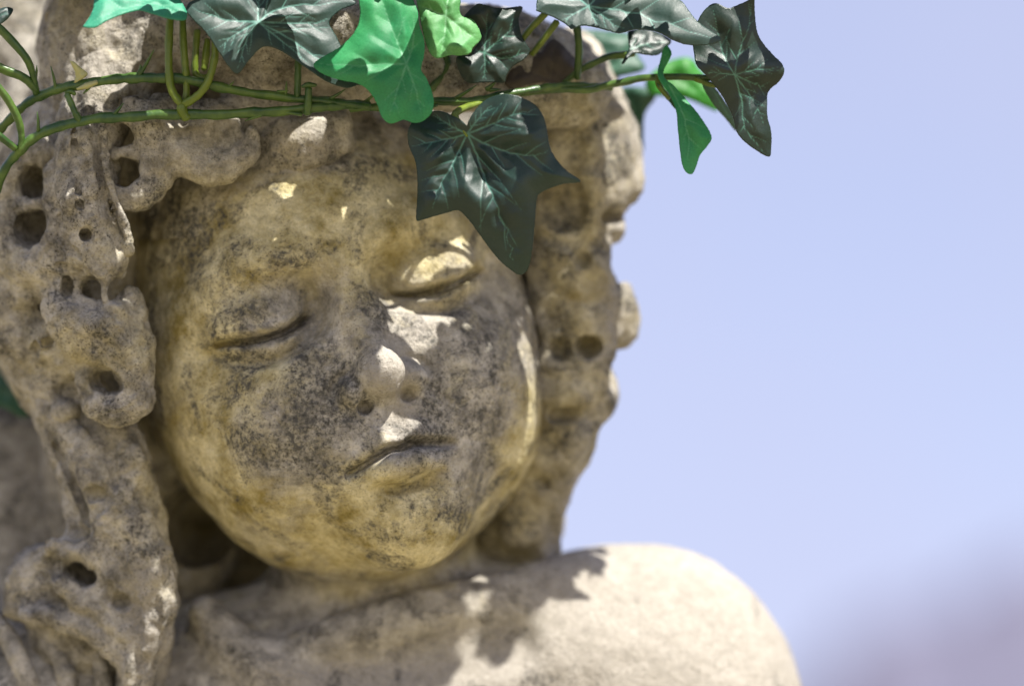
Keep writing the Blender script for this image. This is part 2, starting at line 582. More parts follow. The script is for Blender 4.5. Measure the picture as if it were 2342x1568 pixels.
LICHEN = [(1520, 1450, 330, 220, -.9), (720, 400, 100, 60, 1.0), (450, 530, 95, 70, .9), (640, 555, 65, 40, .8), (560, 720, 60, 40, .8), (785, 830, 50, 120, 1.0), (640, 930, 190, 120, .65), (560, 880, 60, 50, .5), (700, 900, 60, 60, .5), (840, 400, 60, 50, .6), (380, 470, 60, 50, .6),
          (1110, 860, 120, 160, .85), (1040, 1170, 100, 65, 1.0), (850, 710, 45, 60, .7), (985, 950, 35, 80, .9), (1290, 480, 70, 60, .9), (1290, 760, 60, 110, .5), (1360, 570, 40, 50, .8),  # first spot, right cheek: lichen together with painted-in shadow
          (700, 1030, 140, 70, .6), (830, 480, 200, 60, -.3), (900, 1230, 200, 60, -.2), (890, 850, 45, 60, -.5), (560, 300, 60, 60, .5), (480, 1180, 60, 80, .3)]  # negative nose spot keeps the painted sun patch light
OCHRE = [(800, 520, 330, 120, 1.0), (420, 650, 140, 200, .9), (900, 1220, 300, 100, 1.0), (480, 1050, 120, 200, .9), (1200, 1080, 60, 200, .7), (1310, 600, 80, 420, .8),
         (560, 850, 160, 60, .4), (900, 440, 200, 80, .7), (900, 1100, 160, 60, .6), (1500, 1450, 350, 250, -.8), (780, 1550, 500, 60, -.6), (890, 870, 55, 60, -.7), (940, 970, 40, 50, -.5),  # negative nose and upper lip spots belong to the painted sun patches
         (80, 1200, 120, 300, -.3), (140, 820, 120, 80, .5), (250, 1150, 100, 120, .4)]
CLEAN_SUN_PAINT = [(1560, 1500, 420, 300, 1.2), (900, 1560, 420, 70, .9), (885, 855, 55, 65, 1.1), (935, 975, 55, 45, 1.0), (950, 730, 70, 70, .9), (1215, 840, 45, 200, .9), (1420, 520, 60, 400, .9), (240, 110, 130, 140, 1.0),  # clean shoulder stone, plus paler colour painted where sun patches fall
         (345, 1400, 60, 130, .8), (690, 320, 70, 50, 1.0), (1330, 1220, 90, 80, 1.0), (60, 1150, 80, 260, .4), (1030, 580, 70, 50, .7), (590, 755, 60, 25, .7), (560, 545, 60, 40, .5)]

def stone_piece(name, nets, mat, amp=2.0, sc=60, parent=None, strand=0.0):
    """nets: list of (verts, quads) of one block of stone"""
    off = 0; vv, qq = [], []
    for v, q in nets:
        vv.append(v); qq.append(q + off); off += len(v)
    v = np.concatenate(vv); q = np.concatenate(qq)
    n = grow_normals(v, q)
    v = rough(v, n, amp, sc, strand)
    return mesh_obj(name, v, q, mat, parent or statue, attrs={'lichen': blob(v, LICHEN), 'ochre': blob(v, OCHRE), 'clean_sun_paint': blob(v, CLEAN_SUN_PAINT)})


DEV = 1.0
def in_face(c):
    q = (c - FO) @ FR
    return (q[:, 1] < 300) & (q[:, 2] > -640) & (q[:, 2] < 460) & (np.abs(q[:, 0]) < 480)
def out_face(c):
    q = (c - FO) @ FR
    return ~((q[:, 1] < 225) & (q[:, 2] > -565) & (q[:, 2] < 385) & (np.abs(q[:, 0]) < 405))
fine = surface_net(face, (-900, -120, -700), (500, 700, 700), 4.5 * DEV, keep=in_face, slack=1.6)
coarse = surface_net(face, (-1500, 0, -1250), (1000, 1500, 780), 12.0, keep=out_face)
def sink(net, inside, amt):
    v, q = net
    n = grow_normals(v, q)
    return v - n * (inside(v) * amt)[:, None], q
def in_face_in(c):
    q = (c - FO) @ FR
    return (q[:, 1] < 285) & (q[:, 2] > -625) & (q[:, 2] < 445) & (np.abs(q[:, 0]) < 465)
coarse = sink(coarse, in_face_in, 7.0)
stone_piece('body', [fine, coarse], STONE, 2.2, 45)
# ------------------------------------------------------------------ carved hair
def H(px, py, y, r):
    p = P(px, py, y); return (p[0], p[1], p[2], r)
def HT(f, pts, k=14, mode='u', n=3, ridge=0.0, nr=5, twist=0.012): f.tube([H(*q) for q in pts], k, mode, n, ridge, nr, twist)
def HE(f, px, py, y, r, k=20, mode='u'): f.ell(P(px, py, y), r, k, mode)

# crown and fringe
crown = Sdf()
crown.ell(L(0, 500, 190), (470, 540, 520), 0, R=FR)
crown.ell(P(250, 120, 330), (170, 220, 260), 90)
crown.ell(P(640, 60, 230), (330, 200, 170), 90)
HT(crown, [(560, 250, 175, 60), (700, 190, 215, 62), (860, 180, 185, 70), (1020, 185, 175, 70), (1160, 205, 200, 66), (1260, 240, 250, 60)], 40)
HT(crown, [(640, 130, 150, 60), (780, 80, 130, 80), (900, 60, 120, 70)], 50)
HT(crown, [(660, 320, 150, 44), (710, 318, 140, 50), (760, 300, 150, 40)], 50)
HT(crown, [(1120, 130, 190, 60), (1240, 160, 230, 60), (1330, 220, 300, 70)], 30)
HT(crown, [(980, 110, 220, 110), (1150, 140, 300, 130), (1280, 190, 380, 120)], 60)
# keep the face itself free of the crown mass
crown.ell(L(0, 130, -110), (460, 330, 395), 30, 's', R=FR)
crown.ell(L(60, -120, 120), (420, 260, 215), 40, 's', R=FR)
HT(crown, [(650, 330, 160, 44), (700, 322, 148, 52), (760, 300, 155, 40)], 60)
# curl over the temple
HT(crown, [(370, 255, 120, 46), (400, 330, 100, 50), (455, 372, 95, 50), (520, 380, 95, 42), (572, 345, 95, 26), (578, 300, 95, 14)], 16)
HE(crown, 475, 295, 125, (85, 60, 70), 24)
HE(crown, 520, 298, 62, (40, 34, 30), 14, 's')
HE(crown, 567, 366, 62, 7, 4, 's')
HT(crown, [(250, 255, 85, 34), (330, 268, 75, 46), (362, 345, 85, 52), (352, 410, 88, 46), (305, 448, 88, 40), (255, 430, 80, 26)], 14)
HT(crown, [(262, 352, 80, 18), (305, 350, 82, 22), (345, 352, 85, 30)], 10)
HE(crown, 277, 310, 92, (24, 70, 25), 8, 's')
HE(crown, 286, 394, 92, (36, 62, 32), 8, 's')
HE(crown, 255, 232, 60, (24, 45, 18), 8, 's')

# curls beside the left temple
curls = Sdf()
curls.ell(P(170, 480, 400), (170, 230, 330), 0)
curls.ell(P(150, 760, 400), (165, 210, 230), 90)
HT(curls, [(330, 60, 260, 120), (262, 170, 200, 105), (212, 290, 140, 82), (196, 420, 115, 76), (208, 530, 112, 72), (235, 592, 104, 62)], 26, ridge=3.0, nr=7)
HT(curls, [(226, 250, 60, 12), (240, 330, 46, 13), (246, 400, 44, 13), (262, 455, 48, 14), (284, 510, 60, 14), (296, 570, 76, 12)], 7)
HT(curls, [(186, 260, 70, 9), (200, 340, 40, 10), (212, 420, 36, 10), (220, 490, 38, 8)], 8)
HT(curls, [(150, 300, 90, 10), (150, 400, 60, 10), (158, 480, 56, 9)], 10)
HE(curls, 200, 531, 40, (18, 45, 19), 7, 's')
# ring with two drilled eyes at the outer edge
HT(curls, [(105, 345, 190, 40), (45, 380, 195, 42), (14, 460, 195, 40), (22, 550, 190, 46), (70, 606, 165, 50), (128, 575, 135, 46), (140, 480, 128, 40), (130, 400, 140, 34)], 16)
HT(curls, [(20, 468, 180, 24), (75, 468, 158, 17), (135, 466, 140, 24)], 12)
HE(curls, 76, 415, 165, (32, 90, 40), 8, 's')
HE(curls, 76, 522, 160, (42, 90, 40), 8, 's')
# lumps below the ring
HT(curls, [(10, 620, 240, 60), (30, 720, 260, 78), (75, 800, 280, 74), (120, 860, 280, 52)], 30, ridge=4.0, nr=6)
HE(curls, 95, 690, 180, (24, 60, 22), 10, 's')
HE(curls, 112, 737, 190, (13, 40, 18), 7, 's')
for (x_, y_, d_, r_) in ((150, 590, 120, 40), (110, 650, 170, 42), (60, 660, 200, 50), (185, 330, 75, 34), (170, 450, 52, 30), (215, 500, 60, 30), (120, 780, 200, 50), (165, 820, 190, 48), (110, 880, 250, 46), (270, 720, 90, 34), (225, 745, 78, 34), (150, 940, 230, 40)):
    HE(curls, x_, y_, d_, r_, 26)
for pts in ([(135, 610, 92, 8), (165, 630, 84, 11), (185, 625, 84, 7)], [(170, 800, 120, 8), (195, 835, 100, 12), (200, 880, 105, 8)], [(300, 640, 70, 7), (318, 690, 88, 9), (338, 740, 92, 6)], [(250, 705, 62, 6), (290, 740, 60, 9), (330, 800, 84, 6)],
            [(130, 500, 78, 7), (150, 560, 72, 10), (185, 585, 60, 7)], [(60, 830, 190, 9), (90, 790, 180, 12), (140, 770, 140, 8)], [(172, 300, 62, 6), (172, 380, 36, 8), (182, 470, 36, 6)]):
    HT(curls, pts, 9, 's')
# the long curl that ends in a drilled roll
HT(curls, [(160, 640, 150, 40), (150, 700, 145, 56), (195, 752, 138, 76), (262, 770, 135, 76), (292, 830, 130, 60)], 22, ridge=3.0, nr=6)
HT(curls, [(296, 690, 140, 36), (318, 770, 130, 36), (312, 860, 124, 46), (302, 915, 126, 48), (262, 935, 132, 42), (218, 915, 140, 38), (205, 860, 150, 34)], 16)
HE(curls, 206, 655, 95, (23, 60, 22), 7, 's')
HE(curls, 268, 658, 92, (13, 55, 22), 6, 's')
HE(curls, 152, 655, 100, (11, 50, 22), 6, 's')
HT(curls, [(240, 620, 78, 14), (240, 680, 82, 12)], 8)
HE(curls, 236, 868, 100, (36, 60, 24), 12, 's')
HE(curls, 262, 880, 92, (18, 60, 18), 8, 's')

# long lock that falls on the chest
lock = Sdf()
HT(lock, [(150, 880, 330, 110), (215, 1000, 300, 112), (262, 1120, 275, 105), (300, 1240, 260, 92), (330, 1340, 240, 74), (336, 1440, 225, 56), (318, 1530, 225, 46), (300, 1620, 240, 50)], 34, ridge=6.0, nr=5, twist=0.010)
HT(lock, [(255, 970, 215, 46), (300, 1060, 205, 50), (290, 1150, 195, 46), (330, 1230, 190, 44), (362, 1310, 185, 40), (370, 1390, 190, 32)], 34, ridge=4.5, nr=4)
HT(lock, [(112, 900, 300, 24), (122, 1010, 300, 26), (160, 1120, 290, 26), (170, 1200, 280, 22)], 16)
HT(lock, [(190, 1000, 210, 34), (205, 1080, 190, 34), (240, 1180, 180, 36), (250, 1240, 190, 30)], 18)
lock.ell(P(115, 1330, 370), (105, 115, 100), 40)
lock.ell(P(200, 1450, 360), (140, 95, 115), 60)
HT(lock, [(30, 1390, 310, 30), (60, 1310, 290, 26), (105, 1262, 268, 26), (170, 1250, 240, 34), (230, 1280, 215, 42), (262, 1330, 205, 38)], 44, ridge=3.0, nr=4)
HT(lock, [(120, 1250, 225, 26), (150, 1340, 232, 30), (230, 1380, 222, 36), (290, 1440, 210, 34)], 30, ridge=3.0, nr=4)
HT(lock, [(60, 1400, 255, 26), (150, 1420, 240, 30), (230, 1460, 225, 30), (300, 1520, 222, 30)], 30)
HT(lock, [(262, 1210, 180, 20), (310, 1290, 168, 22), (340, 1380, 172, 20), (332, 1480, 178, 18)], 16)
HE(lock, 112, 1296, 205, (34, 40, 28), 16, 's')
HE(lock, 160, 1303, 196, (22, 60, 14), 7, 's')
HE(lock, 198, 1322, 186, (20, 60, 13), 7, 's')
HE(lock, 275, 1378, 172, (24, 36, 16), 12, 's')
HT(lock, [(90, 1225, 255, 12), (150, 1215, 235, 16), (205, 1225, 215, 12), (240, 1250, 190, 7)], 12, 's')
HT(lock, [(180, 940, 215, 10), (240, 1010, 175, 12), (262, 1100, 165, 9)], 14, 's')
HT(lock, [(130, 1020, 262, 10), (170, 1100, 235, 13), (200, 1190, 215, 9)], 14, 's')
HT(lock, [(70, 1360, 215, 7), (110, 1375, 205, 9), (160, 1385, 200, 7)], 12, 's')
HE(lock, 215, 1130, 150, (26, 36, 16), 14, 's')
HE(lock, 330, 1130, 150, (20, 36, 30), 14, 's')
HT(lock, [(215, 1170, 152, 9), (245, 1135, 150, 11), (262, 1090, 160, 8)], 12, 's')

# hair on the far side of the face
far = Sdf()
far.ell(P(1120, 560, 720), (240, 230, 520), 0)
far.ell(P(1150, 1010, 690), (150, 170, 260), 60)
far.ell(P(330, 1080, 690), (260, 150, 420), 60)
far.ell(P(480, 1240, 980), (240, 120, 300), 60)
far.ell(P(1170, 1190, 660), (130, 130, 140), 60)
far.ell(P(1060, 1250, 800), (190, 110, 230), 60)
far.ell(P(170, 520, 640), (250, 240, 500), 60)
HT(far, [(1290, 180, 470, 120), (1325, 290, 470, 132), (1318, 400, 460, 120), (1296, 520, 455, 112), (1300, 640, 450, 106), (1305, 760, 450, 98), (1302, 870, 455, 92), (1290, 970, 465, 84), (1262, 1080, 490, 68), (1240, 1180, 530, 52), (1240, 1270, 570, 46)], 30, ridge=5.0, nr=5, twist=0.02)
HT(far, [(1370, 260, 480, 66), (1402, 350, 470, 70), (1408, 430, 462, 62), (1360, 468, 440, 44)], 30)
HE(far, 1398, 520, 460, (40, 50, 34), 16)
HT(far, [(1270, 590, 380, 40), (1330, 600, 372, 38), (1372, 640, 400, 40), (1372, 760, 400, 40), (1360, 830, 395, 40), (1300, 850, 385, 36), (1250, 830, 395, 40)], 20)
HE(far, 1412, 722, 480, (58, 70, 84), 34)
HE(far, 1385, 900, 480, (30, 50, 70), 30)
for pts in ([(1240, 540, 350, 8), (1310, 556, 335, 13), (1390, 560, 372, 8)], [(1230, 660, 350, 7), (1300, 690, 336, 11), (1380, 680, 360, 7)], [(1330, 250, 345, 8), (1370, 330, 380, 12), (1385, 420, 398, 8)], [(1230, 930, 380, 8), (1290, 925, 350, 12), (1370, 950, 390, 8)], [(1220, 1030, 400, 8), (1270, 1045, 385, 11), (1340, 1050, 415, 8)]):
    HT(far, pts, 18, 's')
HT(far, [(1250, 350, 380, 40), (1300, 310, 372, 40), (1350, 350, 370, 40), (1350, 430, 372, 40)], 24)
HE(far, 1292, 470, 345, (52, 60, 62), 26, 's')
HE(far, 1392, 496, 412, (34, 40, 16), 12, 's')
HE(far, 1348, 795, 370, (28, 60, 28), 10, 's')
HE(far, 1335, 590, 338, (20, 40, 22), 14, 's')
HE(far, 1280, 800, 365, (24, 40, 30), 16, 's')
HT(far, [(1250, 890, 400, 40), (1310, 900, 390, 44), (1350, 880, 400, 40)], 20)
HT(far, [(1270, 960, 410, 34), (1320, 1000, 405, 34), (1300, 1050, 420, 30)], 18)
HE(far, 1290, 950, 375, (40, 40, 16), 14, 's')
HE(far, 1240, 1105, 405, (24, 60, 22), 10, 's')
HE(far, 1185, 1150, 430, (20, 60, 40), 10, 's')
HT(far, [(1200, 900, 470, 60), (1210, 1000, 480, 60), (1205, 1100, 500, 54), (1190, 1200, 520, 60)], 20)

far.ell(P(430, 1150, 960), (380, 120, 380), 40)
HE(far, 455, 1205, 640, (88, 230, 98), 20, 's')
far.ell(P(40, 60, 760), (210, 180, 300), 60)
stone_piece('crown_hair', [surface_net(crown, (-1280, -40, 240), (420, 1150, 1000), 8.0 * DEV)], HAIRSTONE, 6.5, 44, strand=6.0)
stone_piece('temple_curls', [surface_net(curls, (-1300, -40, -260), (-760, 760, 860), 5.0 * DEV)], HAIRSTONE, 6.0, 40, strand=6.0)
stone_piece('long_lock', [surface_net(lock, (-1300, 0, -960), (-720, 620, 100), 6.8 * DEV)], HAIRSTONE, 7.0, 44, strand=7.0)
stone_piece('far_side_hair', [surface_net(far, (-40, 200, -620), (480, 780, 800), 7.8 * DEV), surface_net(far, (-1330, 380, -900), (200, 960, 900), 14.0 * DEV, keep=lambda c: c[:, 0] < 60)], HAIRSTONE, 6.5, 48, strand=4.0)

# gathered cloth over the near shoulder
cloth = Sdf()
cloth.ell(P(110, 1740, 460), (330, 220, 320), 0)
HT(cloth, [(-30, 1400, 350, 26), (25, 1470, 300, 24), (62, 1560, 280, 24), (80, 1680, 280, 24)], 20)
HT(cloth, [(90, 1440, 330, 20), (140, 1510, 290, 22), (165, 1600, 275, 22)], 18)
HT(cloth, [(205, 1460, 320, 20), (232, 1530, 290, 20), (240, 1640, 285, 20)], 18)
HT(cloth, [(380, 1440, 360, 20), (360, 1540, 340, 24), (350, 1660, 330, 24)], 24)
HT(cloth, [(100, 1470, 262, 8), (110, 1540, 250, 10), (120, 1640, 250, 10)], 14, 's')
HT(cloth, [(190, 1480, 262, 8), (196, 1560, 256, 10), (205, 1660, 256, 10)], 14, 's')
stone_piece('shoulder_cloth', [surface_net(cloth, (-1330, 180, -1100), (-640, 700, -560), 7.5 * DEV)], HAIRSTONE, 3.2, 30)
# ------------------------------------------------------------------ artificial ivy garland
def leaf_material(name, base, base2, vein, rough=0.42, transl=0.0, sheen=0.0, spec=0.5):
    m, nt, out = new_mat(name)
    b = N(nt)
    pos = b.new('ShaderNodeNewGeometry').outputs['Position']
    mixn = b.ramp(b.math('ADD', b.noise(pos, 60, 3, 0.5), b.math('MULTIPLY', b.attr('edge'), 0.35)), [(0.40, 0.0), (0.75, 1.0)])
    c = b.mix(mixn, base, base2)
    wv = b.noise(pos, 1500, 2, 0.5)
    c = b.mix(b.ramp(wv, [(0.3, 0.30), (0.6, 0.0)]), c, tuple(x * 0.4 for x in base))
    dust = b.ramp(b.noise(pos, 110, 6, 0.7), [(0.45, 0.0), (0.72, 0.06)])
    c = b.mix(dust, c, (0.20, 0.20, 0.16))
    c = b.mix(b.ramp(b.noise(pos, 34, 4, 0.6), [(0.35, 0.38), (0.62, 0.0)]), c, tuple(x * 0.45 for x in base))
    vb = b.math('MULTIPLY', b.math('MULTIPLY', b.attr('vein'), 0.75), b.ramp(b.noise(pos, 380, 3, 0.6), [(0.28, 0.35), (0.55, 1.0)]))
    c = b.mix(vb, c, vein)
    bs = b.new('ShaderNodeBsdfPrincipled')
    b.link(c, bs.inputs['Base Color'])
    b.link(b.math('ADD', b.math('MULTIPLY', wv, 0.25), rough - 0.12), bs.inputs['Roughness'])
    bs.inputs['Specular IOR Level'].default_value = spec
    bs.inputs['Sheen Weight'].default_value = sheen
    bs.inputs['Sheen Roughness'].default_value = 0.4
    # woven cloth: two crossing sets of threads
    def wave(axis):
        sep = b.new('ShaderNodeSeparateXYZ')
        tc = b.new('ShaderNodeAttribute', attribute_name='cloth')
        b.link(tc.outputs['Vector'], sep.inputs[0])
        return b.math('SINE', b.math('MULTIPLY', sep.outputs[axis], 6.2832 / 3.6))
    weave = b.math('MULTIPLY', wave(0), wave(1))
    nb = b.bump(weave, 0.12, 0.00025)
    nb = b.bump(b.noise(pos, 800, 3, 0.6), 0.15, 0.0004, nb)
    b.link(nb, bs.inputs['Normal'])
    if transl > 0:
        tr = b.new('ShaderNodeBsdfTranslucent')
        b.link(c, tr.inputs['Color'])
        mx = b.new('ShaderNodeMixShader')
        mx.inputs[0].default_value = transl
        b.link(bs.outputs[0], mx.inputs[1]); b.link(tr.outputs[0], mx.inputs[2])
        b.link(mx.outputs[0], out.inputs['Surface'])
    else:
        b.link(bs.outputs[0], out.inputs['Surface'])
    return m

DARK = leaf_material('dark_ivy_cloth', (0.008, 0.026, 0.019), (0.014, 0.038, 0.029), (0.10, 0.27, 0.22), 0.44, 0.02, 0.0, 0.45)
GREY = leaf_material('grey_ivy_cloth', (0.012, 0.038, 0.031), (0.024, 0.056, 0.046), (0.17, 0.40, 0.34), 0.46, 0.03, 0.0, 0.45)
BLACKISH = leaf_material('blackish_ivy_cloth', (0.006, 0.020, 0.014), (0.011, 0.028, 0.020), (0.10, 0.27, 0.20), 0.40, 0.02, 0.0, 0.45)
GREEN = leaf_material('green_ivy_cloth', (0.010, 0.24, 0.085), (0.045, 0.36, 0.12), (0.20, 0.52, 0.30), 0.5, 0.28)
LIME = leaf_material('lime_ivy_cloth', (0.06, 0.34, 0.10), (0.14, 0.42, 0.13), (0.30, 0.58, 0.34), 0.5, 0.28)
TEAL = leaf_material('teal_ivy_cloth', (0.02, 0.25, 0.14), (0.05, 0.36, 0.21), (0.2, 0.5, 0.34), 0.5, 0.25)
VIVID = leaf_material('vivid_ivy_cloth', (0.03, 0.22, 0.02), (0.05, 0.32, 0.03), (0.1, 0.4, 0.1), 0.5, 0.35)
DEEP = leaf_material('deep_green_ivy_cloth', (0.015, 0.07, 0.045), (0.03, 0.11, 0.06), (0.08, 0.25, 0.15), 0.5, 0.1)
BROWN = leaf_material('brown_ivy_cloth', (0.055, 0.043, 0.032), (0.075, 0.058, 0.043), (0.09, 0.08, 0.06), 0.55, 0.04)

def vine_material(name, c1, c2):
    m, nt, out = new_mat(name)
    b = N(nt)
    pos = b.new('ShaderNodeNewGeometry').outputs['Position']
    c = b.mix(b.ramp(b.noise(pos, 130, 4, 0.6), [(0.35, 0), (0.7, 1)]), c1, c2)
    bs = b.new('ShaderNodeBsdfPrincipled')
    b.link(c, bs.inputs['Base Color'])
    bs.inputs['Roughness'].default_value = 0.36
    bs.inputs['Specular IOR Level'].default_value = 0.45
    bs.inputs['Subsurface Weight'].default_value = 0.0
    b.link(b.bump(b.noise(pos, 420, 3, 0.6), 0.35, 0.0008), bs.inputs['Normal'])
    b.link(bs.outputs[0], out.inputs['Surface'])
    return m
VINE = vine_material('vine_plastic', (0.022, 0.062, 0.014), (0.090, 0.155, 0.028))
PETI = vine_material('petiole_plastic', (0.085, 0.13, 0.012), (0.15, 0.20, 0.025))
DRY = vine_material('pale_bract_plastic', (0.33, 0.33, 0.14), (0.40, 0.40, 0.18))

garland = empty('ivy_garland', to_world(P(760, 250, 60))[0])
bpy.context.view_layer.update()
tag(garland, 'artificial ivy garland of dark and bright green cloth leaves around the stone head', 'garland')

def region(ox, oy, sc):
    return lambda pts: np.array([((ox + u / sc) * 0.9368, (oy + v / sc) * 0.9368) for u, v in pts])
Z1 = region(0, 0, 2.602); Z2 = region(700, 0, 2.24); Z3 = region(1200, 0, 2.24); Z0 = lambda p: np.array(p, float)

def polydist(p, poly):
    best = np.full(len(p), 1e9); along = np.zeros(len(p))
    L_ = 0; seg = np.linalg.norm(np.diff(poly, axis=0), axis=1); tot = seg.sum() + 1e-9
    for i in range(len(poly) - 1):
        a, d = poly[i], poly[i + 1] - poly[i]
        h = np.clip(((p - a) @ d) / (d @ d + 1e-9), 0, 1)
        r = np.linalg.norm(p - a - h[:, None] * d, axis=1)
        w = r < best
        best = np.where(w, r, best); along = np.where(w, (L_ + h * seg[i]) / tot, along)
        L_ += seg[i]
    return best, along

def leaf(outline, origin, tips, y0, gx, gy, mat, step=3.0, puff=9.0, bend=0.0, side=5, label=None, vw=3.0, wav=0.0, fold=None, frame=None):
    """outline, origin and tips in sight-line units on the leaf's own sloping sheet; y0 depth at the origin"""
    out = catmull(np.vstack([outline, outline[:1]]), 4)[:-1]
    # resample the edge evenly
    cl = np.vstack([out, out[:1]])
    sl_ = np.concatenate([[0], np.cumsum(np.linalg.norm(np.diff(cl, axis=0), axis=1))])
    ts = np.arange(0, sl_[-1], step * 1.1)
    out = np.stack([np.interp(ts, sl_, cl[:, i]) for i in range(2)], 1)
    # slightly frayed cut edge
    out = out + rng.normal(0, 0.25, out.shape)
    lo, hi = out.min(0), out.max(0)
    gx_, gy_ = np.meshgrid(np.arange(lo[0], hi[0], step), np.arange(lo[1], hi[1], step * 0.866))
    gx_ = gx_ + (np.arange(gx_.shape[0]) % 2)[:, None] * step * 0.5
    g = np.stack([gx_.ravel(), gy_.ravel()], 1)
    # inside test and distance from edge
    nxt = np.roll(out, -1, 0)
    ins = np.zeros(len(g), bool)
    for a, b_ in zip(out, nxt):
        if a[1] == b_[1]: continue
        c = ((a[1] > g[:, 1]) != (b_[1] > g[:, 1]))
        xi = a[0] + (g[:, 1] - a[1]) / (b_[1] - a[1]) * (b_[0] - a[0])
        ins ^= c & (g[:, 0] < xi)
    g = g[ins]
    ed = np.full(len(g), 1e9)
    for i in range(0, len(out), 1):
        ed = np.minimum(ed, ((g - out[i]) ** 2).sum(1))
    g = g[ed > (step * 0.7) ** 2]
    pts = np.vstack([out, g])
    n = len(out)
    res = delaunay_2d_cdt([Vector(p) for p in pts], [(i, (i + 1) % n) for i in range(n)], [], 1, 1e-4)
    p2 = np.array([(v.x, v.y) for v in res[0]]); tris = np.array([f for f in res[2] if len(f) == 3])
    # keep triangles inside the outline only (constraint mode may fill concave bays)
    cen = p2[tris].mean(1)
    ins = np.zeros(len(cen), bool)
    for a, b_ in zip(out, nxt):
        if a[1] == b_[1]: continue
        c = ((a[1] > cen[:, 1]) != (b_[1] > cen[:, 1]))
        ins ^= c & (cen[:, 0] < a[0] + (cen[:, 1] - a[1]) / (b_[1] - a[1]) * (b_[0] - a[0]))
    tris = tris[ins]
    edge = np.full(len(p2), 1e9)
    for a in out[::2]:
        edge = np.minimum(edge, ((p2 - a) ** 2).sum(1))
    edge = np.sqrt(edge)
    size = np.linalg.norm(hi - lo) * 0.5
    origin = np.array(origin, float)
    # veins
    vein = np.zeros(len(p2)); dmain = np.full(len(p2), 1e9); dside = np.full(len(p2), 1e9)
    r2 = np.random.default_rng(int(abs(origin[0] * 7 + origin[1])))
    for tip in tips:
        path = np.vstack([origin, np.array(tip, float)]) if np.ndim(tip) == 1 else np.vstack([origin, np.array(tip, float)])
        path = catmull(path, 5) if len(path) > 2 else np.linspace(path[0], path[1], 6)
        ln = np.linalg.norm(np.diff(path, axis=0), axis=1).sum()
        nn = np.stack([-(path[-1] - path[0])[1], (path[-1] - path[0])[0]]) / (np.linalg.norm(path[-1] - path[0]) + 1e-9)
        path = path + nn * (r2.normal(0, ln * 0.012, len(path)) * np.linspace(0, 1, len(path)))[:, None]
        d, al = polydist(p2, path)
        w = vw * 0.8 * (1.0 - 0.72 * al)
        vein = np.maximum(vein, np.clip(1.25 - d / w, 0, 1) * np.where(al > 0.995, 0, 1) * (1 - 0.45 * al))
        dmain = np.minimum(dmain, d + al * 6)
        for k in range(side):
            t = 0.18 + 0.68 * (k + r2.random() * 0.6) / max(side, 1)
            i = min(int(t * (len(path) - 1)), len(path) - 2)
            base = path[i] + (path[i + 1] - path[i]) * (t * (len(path) - 1) - i)
            dr = path[i + 1] - path[i]; dr = dr / (np.linalg.norm(dr) + 1e-9)
            sg = 1 if k % 2 else -1
            an = sg * math.radians(38 + 14 * r2.random())
            rd = np.array([dr[0] * math.cos(an) - dr[1] * math.sin(an), dr[0] * math.sin(an) + dr[1] * math.cos(an)])
            l2 = ln * (0.36 - 0.20 * t) * (0.7 + 0.6 * r2.random())
            bp = np.array([base, base + rd * l2 * 0.5 + dr * l2 * 0.08, base + rd * l2 + dr * l2 * 0.3])
            d, al = polydist(p2, bp)
            vein = np.maximum(vein, np.clip(1.2 - d / (vw * 0.55 * (1 - 0.6 * al)), 0, 1) * 0.75 * (1 - 0.5 * al) * np.where(al > 0.99, 0, 1))
            dside = np.minimum(dside, d + al * 5)
    vein *= smoothstep(2, 10, edge)
    rel = p2 - origin
    h = puff * (1 - np.exp(-(dmain / (size * 0.16)) ** 1.5)) + puff * 0.28 * (1 - np.exp(-(dside / (size * 0.07)) ** 1.4))
    h = h * smoothstep(0, size * 0.22, edge) ** 0.7
    q3 = np.stack([p2[:, 0], np.full(len(p2), y0), p2[:, 1]], 1)
    h = h + puff * 0.9 * fbm(q3, size * 0.42, 2)
    dep = y0 + rel[:, 0] * gx + rel[:, 1] * gy + bend * (rel ** 2).sum(1) / size - h
    if wav: dep = dep + wav * np.sin(rel[:, 0] / size * 3.1 + 1.0) * np.cos(rel[:, 1] / size * 2.7)
    if fold is not None: dep = dep + fold(rel / size) * size
    if frame is not None:             # free-standing leaf: centre and two axes in the authoring frame
        c_, u_, v_ = frame
        v = c_ + rel[:, :1] * u_ + rel[:, 1:] * v_ + np.cross(u_, v_) * (h - 0.12 * (rel ** 2).sum(1) / size)[:, None]
    else:
        k = 1 + dep / DP
        v = np.stack([(p2[:, 0] - 1171) * k, dep, (784 - p2[:, 1]) * k], 1)
    # faces look towards the photographer
    a = v[tris[:, 1]] - v[tris[:, 0]]; b_ = v[tris[:, 2]] - v[tris[:, 0]]
    if np.cross(a, b_)[:, 1].mean() > 0: tris = tris[:, ::-1]
    o = mesh_obj('leaf', v, tris, mat, garland, attrs={'vein': vein, 'edge': 1 - smoothstep(0, size * 0.5, edge)})
    at = o.data.attributes.new('cloth', 'FLOAT_VECTOR', 'POINT')
    ang = 0.5
    uv = np.stack([p2[:, 0] * math.cos(ang) + p2[:, 1] * math.sin(ang) , -p2[:, 0] * math.sin(ang) * 1.0 + p2[:, 1] * math.cos(ang), 0 * p2[:, 0]], 1)
    at.data.foreach_set('vector', uv.astype(np.float32).ravel())
    sm = o.modifiers.new('thickness', 'SOLIDIFY'); sm.thickness = 0.00035; sm.offset = -1
    if label: o['label'] = label
    return o

